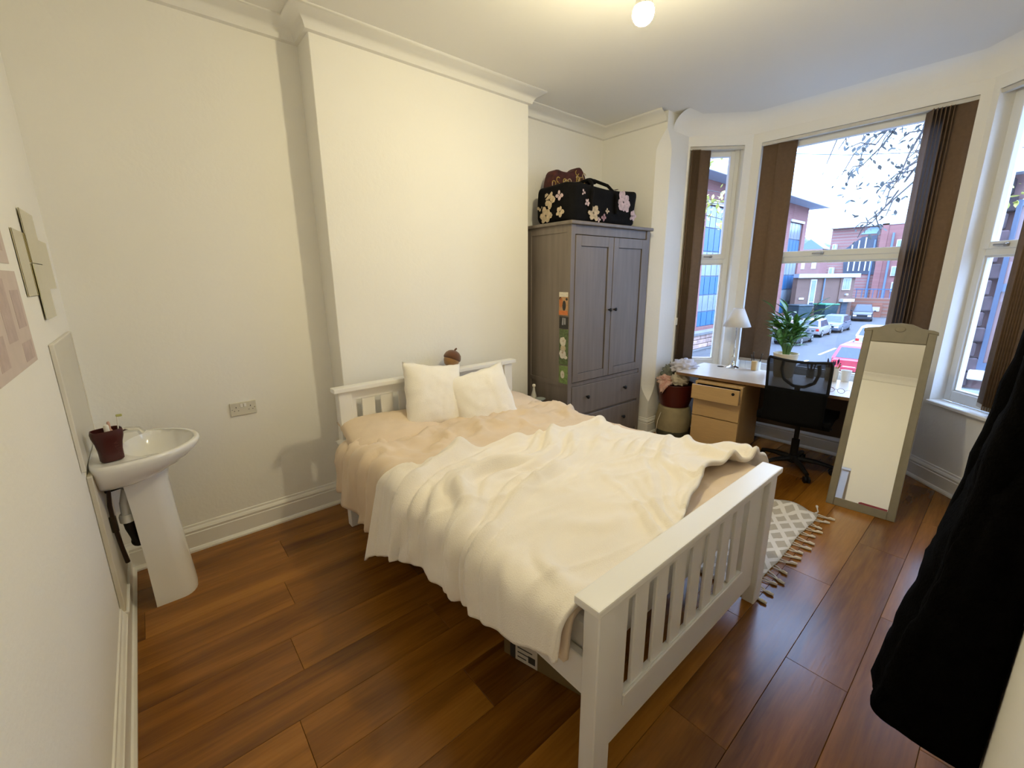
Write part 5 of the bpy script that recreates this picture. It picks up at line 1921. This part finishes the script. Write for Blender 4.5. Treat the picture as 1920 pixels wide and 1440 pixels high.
def car(name, label, loc, yaw, L, w, h, col, body, cab, cat='car', metal=.3):
    """body: (x fraction, z) side outline above the sill; cab: x fractions (rear base, rear top, front top, front base)."""
    r = T(name, label, cat, loc, yaw)
    pm_ = mat(name + '_paint', col, .35, metal * .3, var=.02, coat=.2)
    belt = h * .58
    mb = MB()
    st = body
    secs = []
    for fx, zt in st:
        x = (fx - .5) * L
        pin = 1 - .14 * max(0, abs(fx - .5) - .38) / .12
        zb = .20 + .10 * max(0, abs(fx - .5) - .42) / .08
        hw = w / 2 * pin
        secs.append([(x, -hw * .93, zb), (x, -hw, zb + .12), (x, -hw, zb + (zt - zb) * .6), (x, -hw * .95, zt - .03), (x, -hw * .82, zt), (x, 0, zt + .02), (x, hw * .82, zt), (x, hw * .95, zt - .03), (x, hw, zb + (zt - zb) * .6), (x, hw, zb + .12), (x, hw * .93, zb)])
    mb.grid(secs, flip=True)
    n = len(secs[0])
    b0 = len(mb.v)
    mb.f.append(tuple(range(n)))
    mb.f.append(tuple(range(b0 - n, b0))[::-1])
    mb.mi += [0, 0]
    B('car_body', mb, pm_, r, smooth=True, angle=40)
    x0, x1, x2, x3 = [(c_ - .5) * L for c_ in cab]
    wb, wt = w * .46, w * .36
    zb, zt = belt - .02, h
    V = [(x0, -wb, zb), (x3, -wb, zb), (x3, wb, zb), (x0, wb, zb), (x1, -wt, zt), (x2, -wt, zt), (x2, wt, zt), (x1, wt, zt)]
    cb = MB().add(V, [(0, 1, 5, 4), (1, 2, 6, 5), (2, 3, 7, 6), (3, 0, 4, 7), (4, 5, 6, 7), (3, 2, 1, 0)])
    B('cabin', cb, pm_, r, bevel=.05, seg=2, smooth=True)

    def win(nm, q, ins_a=.10, ins_t=.14, ins_b=.10, split=None):
        a, b, c_, d = [Vector(V[i]) for i in q]
        nrm = (b - a).cross(d - a).normalized()
        rng = [(ins_a, 1 - ins_a)] if not split else [(ins_a * .7, split - .02), (split + .02, 1 - ins_a * .7)]
        for u0, u1 in rng:
            pts = []
            for u, v in ((u0, ins_b), (u1, ins_b), (u1, 1 - ins_t), (u0, 1 - ins_t)):
                p = a.lerp(b, u).lerp(d.lerp(c_, u), v) + nrm * .012
                pts.append(tuple(p))
            m2 = MB().add(pts + [tuple(Vector(p) - nrm * .03) for p in pts], [(0, 1, 2, 3), (7, 6, 5, 4), (0, 4, 5, 1), (1, 5, 6, 2), (2, 6, 7, 3), (3, 7, 4, 0)])
            B(nm, m2, CARG, r)
    win('side_window', (0, 1, 5, 4), split=.5)
    win('side_window', (2, 3, 7, 6), split=.5)
    win('windscreen', (1, 2, 6, 5))
    win('rear_window', (3, 0, 4, 7))
    for fx in (.17, .81):
        for sy in (-1, 1):
            mtx = Matrix.Translation(((fx - .5) * L, sy * (w / 2 - .10), .31)) @ rotm('X', PI / 2)
            wl = B('wheel', MB().lathe([(.20, -.11), (.29, -.105), (.31, -.07), (.31, .07), (.29, .105), (.20, .11)], 20, mtx=mtx), TYRE, r, smooth=True)
            B('wheel_rim', MB().lathe([(.0005, -.105), (.19, -.115), (.20, -.10), (.20, .10), (.19, .115), (.0005, .105)], 16, mtx=mtx), ALLOY, wl, smooth=True)
    hz = body[0][1]
    for sy in (-1, 1):
        B('tail_lamp', MB().box(-L / 2 - .015, -L / 2 + .20, sy * w * .36 - .11, sy * w * .36 + .11, hz * .66, hz * .90), LRED, r, bevel=.02)
        B('head_lamp', MB().box(L / 2 - .22, L / 2 + .015, sy * w * .34 - .16, sy * w * .34 + .16, body[-1][1] * .72, body[-1][1] * .95), LWHT, r, bevel=.02)
        B('door_mirror', MB().box((cab[3] - .5) * L - .30, (cab[3] - .5) * L - .14, sy * (w / 2 + .10) - .09, sy * (w / 2 + .10) + .09, belt + .02, belt + .16), pm_, r, bevel=.02)
    B('number_plate', MB().box(-L / 2 - .02, -L / 2 + .02, -.26, .26, hz * .52, hz * .52 + .11), PLATE, r)
    B('number_plate', MB().box(L / 2 - .02, L / 2 + .02, -.26, .26, .36, .47), PLATE, r)
    B('rear_bumper', MB().box(-L / 2 - .04, -L / 2 + .16, -w * .44, w * .44, .27, .50), pm_, r, bevel=.04, seg=2)
    B('front_bumper', MB().box(L / 2 - .16, L / 2 + .04, -w * .44, w * .44, .24, .48), pm_, r, bevel=.04, seg=2)
    B('grille', MB().box(L / 2 - .02, L / 2 + .025, -w * .22, w * .22, .50, .62), BLACKP, r)
    return r


HATCH = [(0, .80), (.03, .88), (.10, .90), (.5, .90), (.70, .90), (.86, .84), (.95, .74), (1, .62)]
SAL = [(0, .82), (.04, .92), (.14, .96), (.5, .92), (.70, .90), (.86, .84), (.95, .76), (1, .64)]
SUVB = [(0, .95), (.03, 1.03), (.10, 1.05), (.5, 1.02), (.70, 1.02), (.86, .98), (.96, .88), (1, .74)]
rd = .015
car('red_car', 'red hatchback parked at the kerb closest to the bay window', (29.4, 2.05, G2), rd, 4.1, 1.78, 1.50, (.52, .035, .06), HATCH, (.02, .16, .56, .74))
car('white_car', 'white hatchback parked just ahead of the red car', (40.4, 3.3, G2), rd, 4.1, 1.76, 1.52, (.5, .5, .5), HATCH, (.02, .15, .56, .74))
car('silver_car', 'silver small hatchback with a pale roof parked across the street', (44.4, 8.0, G2), rd, 3.7, 1.70, 1.45, (.27, .25, .25), HATCH, (.02, .10, .62, .74), metal=.6)
car('blue_grey_car', 'blue-grey saloon facing the window behind the silver hatchback', (49.2, 7.75, G2), rd + PI, 4.5, 1.80, 1.46, (.075, .09, .12), SAL, (.06, .24, .58, .76), metal=.5)
car('dark_teal_car', 'dark grey hatchback half hidden by the potted palm, parked across the street', (38.4, 7.75, G2), rd, 4.0, 1.74, 1.46, (.05, .065, .07), HATCH, (.02, .16, .56, .74), metal=.5)
car('black_suv', 'black off-roader parked by the garage at the end of the street', (62.9, 8.35, G2), rd + PI + .15, 4.4, 1.85, 1.72, (.02, .022, .03), SUVB, (.02, .08, .60, .72))

for nm, lb_, xy, lidc in (('waste_bin', 'dark wheeled bin with a green lid beside the brown building', (61.6, 11.6), (.03, .20, .11)), ('waste_bin', 'dark wheeled bin standing behind the palm by the brown building', (57.7, 13.1), (.03, .05, .06))):
    r = T(nm, lb_, 'bin', (xy[0], xy[1], G2 + .14), ang)
    r.scale = (1.35, 1.35, 1.35)
    bm_ = mat('bin_plastic', (.022, .045, .055), .5)
    B('bin_body', MB().add([(-.6, -.5, .12), (.6, -.5, .12), (.6, .5, .12), (-.6, .5, .12), (-.72, -.58, 1.1), (.72, -.58, 1.1), (.72, .58, 1.1), (-.72, .58, 1.1)], [(0, 1, 5, 4), (1, 2, 6, 5), (2, 3, 7, 6), (3, 0, 4, 7), (4, 5, 6, 7), (3, 2, 1, 0)]), bm_, r, bevel=.03)
    B('lid', MB().box(-.76, .76, -.62, .62, 1.1, 1.22), mat('bin_lid_' + ('green' if lidc[1] > .1 else 'dark'), lidc, .5), r, bevel=.03)
    for x in (-.45, .45):
        for y_ in (-.38, .38):
            B('wheel', MB().lathe([(.09, -.03), (.09, .03)], 12, mtx=Matrix.Translation((x, y_, .09)) @ rotm('X', PI / 2)), TYRE, r)

wr_ = T('overhead_cable', 'thin overhead cable crossing the sky in the middle window', 'cable', (55.2, 15.5, 14.1))
wr_.scale = (BS, BS, BS)
B('strand', MB().tube([(0, 0, 0), (0, -3, -.66), (0, -6, -1.14), (0, -12, -2.0)], .022, 5), mat('cable_sheath', (.10, .11, .13), .6), wr_)


# ------------------------------------------------------------------ trees
def leafy(name, label, base, branches, nleaf, region, lm, bmm, size, seed, parent_label=None):
    r = T(name, label, 'tree', base)
    rnd = random.Random(seed)
    for i, br in enumerate(branches):
        pts = [Vector(p) - Vector(base) for p, _ in br]
        B('trunk' if i == 0 else 'branch', MB().tube(pts, [q for _, q in br], 6), bmm, r, smooth=True)
    mb = MB()
    for k in range(nleaf):
        c = Vector(region(rnd)) - Vector(base)
        s_ = size * rnd.uniform(.6, 1.25)
        m = Matrix.Translation(c) @ rotm('Z', rnd.uniform(0, 2 * PI)) @ rotm('X', rnd.uniform(-1.3, 1.3)) @ rotm('Y', rnd.uniform(-.8, .8))
        pts = [(0, -s_, 0), (.42 * s_, -.35 * s_, .05 * s_), (.45 * s_, .25 * s_, .08 * s_), (0, s_, 0), (-.45 * s_, .25 * s_, .08 * s_), (-.42 * s_, -.35 * s_, .05 * s_)]
        mb.add(pts, [(0, 1, 2, 3), (0, 3, 4, 5)], m)
    B('leaves', mb, lm, r, kind='stuff')
    return r


BARK = mat('tree_bark', (.055, .05, .05), .9, var=.3)
DLEAF = mat('late_leaves', (.075, .085, .085), .8, var=.5, scale=3)
YLEAF = mat('yellowing_leaves', (.46, .44, .10), .7, var=.35, scale=5)
rnd = random.Random(21)
TX = 9.2
trunk = [((TX + .3, -4.2, G2 + .14), .19), ((TX + .2, -4.05, 1.6), .13), ((TX, -3.6, 3.4), .09), ((TX, -2.9, 4.5), .06), ((TX, -2.2, 4.75), .04)]
brs = [trunk]
tips = []
for k in range(13):
    s0 = Vector((TX, -3.3 + k * .10, 3.95 + k * .05))
    yt = rnd.uniform(-2.0, -.95)
    e = Vector((TX + rnd.uniform(-.6, .6), yt, rnd.uniform(2.45, 3.9)))
    mid_ = s0.lerp(e, .5) + Vector((rnd.uniform(-.2, .2), rnd.uniform(-.1, .2), rnd.uniform(.15, .55)))
    br = []
    for i in range(8):
        t = i / 7
        p = s0 * (1 - t) ** 2 + mid_ * 2 * t * (1 - t) + e * t * t
        p += Vector((0, .05 * fbm(t * 5, k, 1.), .06 * fbm(t * 5, k, 7.)))
        br.append((tuple(p), .026 * (1 - t) + .008))
    brs.append(br)
    for q in range(7):
        i = rnd.randint(3, 7)
        p = Vector(br[i][0])
        e2 = p + Vector((rnd.uniform(-.3, .3), rnd.uniform(-.05, .35), rnd.uniform(-.5, .05)))
        brs.append([(tuple(p), .011), (tuple(p.lerp(e2, .5) + Vector((0, .03, .05))), .009), (tuple(e2), .006)])
        tips.append((p, e2))


def reg1(r):
    if r.random() < .75:
        a, b = r.choice(tips)
        p = a.lerp(b, r.uniform(.1, 1.15))
        return p + Vector((r.uniform(-.08, .08), r.uniform(-.08, .08), r.uniform(-.08, .05)))
    return (TX + r.uniform(-.5, .5), r.uniform(-2.1, -1.0), r.uniform(2.5, 4.0))


leafy('street_tree', 'thinly leaved tree reaching over the street outside the middle window', (TX + .3, -4.2, G2 + .14), brs, 620, reg1, DLEAF, BARK, .046, 5)
t2 = [((12.5, 3.6, G2), .17), ((12.4, 3.7, 2.2), .11), ((12.3, 3.9, 4.2), .07), ((12.6, 4.3, 5.2), .03)]
b2 = [t2]
rnd = random.Random(8)
tips2 = []
for k in range(9):
    s0 = Vector((12.3, 3.75, 3.1 + .15 * k))
    e = s0 + Vector((rnd.uniform(-.5, .6), rnd.uniform(-1.6, -.5), rnd.uniform(-.4, .4)))
    b2.append([(tuple(s0), .02), (tuple(s0.lerp(e, .5) + Vector((0, 0, .15))), .014), (tuple(e), .005)])
    tips2.append((s0.lerp(e, .3), e))


def reg2(r):
    a, b = r.choice(tips2)
    return a.lerp(b, r.uniform(.1, 1.1)) + Vector((r.uniform(-.2, .2), r.uniform(-.2, .2), r.uniform(-.25, .2)))


leafy('maple_tree', 'yellow-green maple standing outside the narrow window by the wardrobe', (12.5, 3.6, G2), b2, 260, reg2, YLEAF, BARK, .085, 12)

# ------------------------------------------------------------------ neighbouring bay, seen through the window over the bare sill
nb = T('corner_building', 'brick corner building with dark quoin blocks and a tall window beyond the bare sill', 'building', (22.4, -1.85, G2))
NS = 3.2
nb.scale = (NS, NS, NS)
DBR = mat('soot_bricks', (.055, .034, .036), .9, var=.4, scale=10, rnd=.45)
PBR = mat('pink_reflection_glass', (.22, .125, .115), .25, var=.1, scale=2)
LEAD = mat('blue_lead_frame', (.05, .07, .11), .5)
B('wall', MB().box(.06, 1.5, -.95, .1, 0, 2.55), mat('pink_render', (.20, .115, .105), .9, var=.1), nb)
bmsh = {}
for k in range(13):
    wq = .29 if k % 2 else .25
    if k < 2:
        o = bmsh[k] = B('quoin_block', MB().box(0, .10, -wq + .10, .10, .006, .160), DBR, nb, bevel=.012)
    else:
        o = bmsh[k % 2].copy()
        C.objects.link(o)
        o.parent = nb
    o.location = (-.04 + (.008 if k % 3 else 0), 0, .36 + k * .166)
B('stone_base', MB().box(-.06, .1, -.95, .12, 0, .34), mat('grey_stone', (.26, .27, .26), .85, var=.15), nb)
WX0, WX1 = -.19, -.56
f = B('window_frame', MB().box(-.02, .08, WX0 - .04, WX0, .56, 2.3).box(-.02, .08, WX1 - .06, WX1, .56, 2.3).box(-.02, .08, WX1, WX0 - .04, 1.40, 1.48).box(-.02, .08, WX1, WX0 - .04, .56, .64).box(-.02, .08, WX1, WX0 - .04, 2.24, 2.3), LEAD, nb)
B('pane', MB().box(.02, .03, WX1, WX0 - .04, .64, 1.40), PBR, f)
B('pane', MB().box(.02, .03, WX1, WX0 - .04, 1.48, 2.24), PBR, f)
B('window_sill', MB().box(-.12, .08, -.75, -.14, .46, .56), WHITEF, nb, bevel=.01)
B('roof', MB().box(-.15, 1.6, -1.05, .2, 2.55, 2.65), mat('grey_fascia', (.42, .46, .52), .6), nb)

t3 = [((15.5, -4.4, G2), .15), ((15.5, -4.3, .5), .12), ((15.4, -3.9, 3.0), .07), ((15.2, -3.4, 4.4), .03)]
b3 = [t3]
tips3 = []
rnd = random.Random(31)
for k in range(7):
    s0 = Vector((15.35, -3.8 + .06 * k, 3.0 + .2 * k))
    e = s0 + Vector((rnd.uniform(-.5, .6), rnd.uniform(.2, 1.2), rnd.uniform(-.2, .8)))
    b3.append([(tuple(s0), .02), (tuple(s0.lerp(e, .5) + Vector((0, 0, .12))), .013), (tuple(e), .005)])
    tips3.append((s0.lerp(e, .3), e))


def reg3(r):
    a, b = r.choice(tips3)
    return a.lerp(b, r.uniform(.1, 1.1)) + Vector((r.uniform(-.2, .2), r.uniform(-.2, .2), r.uniform(-.3, .2)))


leafy('rowan_tree', 'yellow-leaved tree in front of the corner building with quoin blocks', (15.5, -4.4, G2), b3, 260, reg3, YLEAF, BARK, .085, 17)
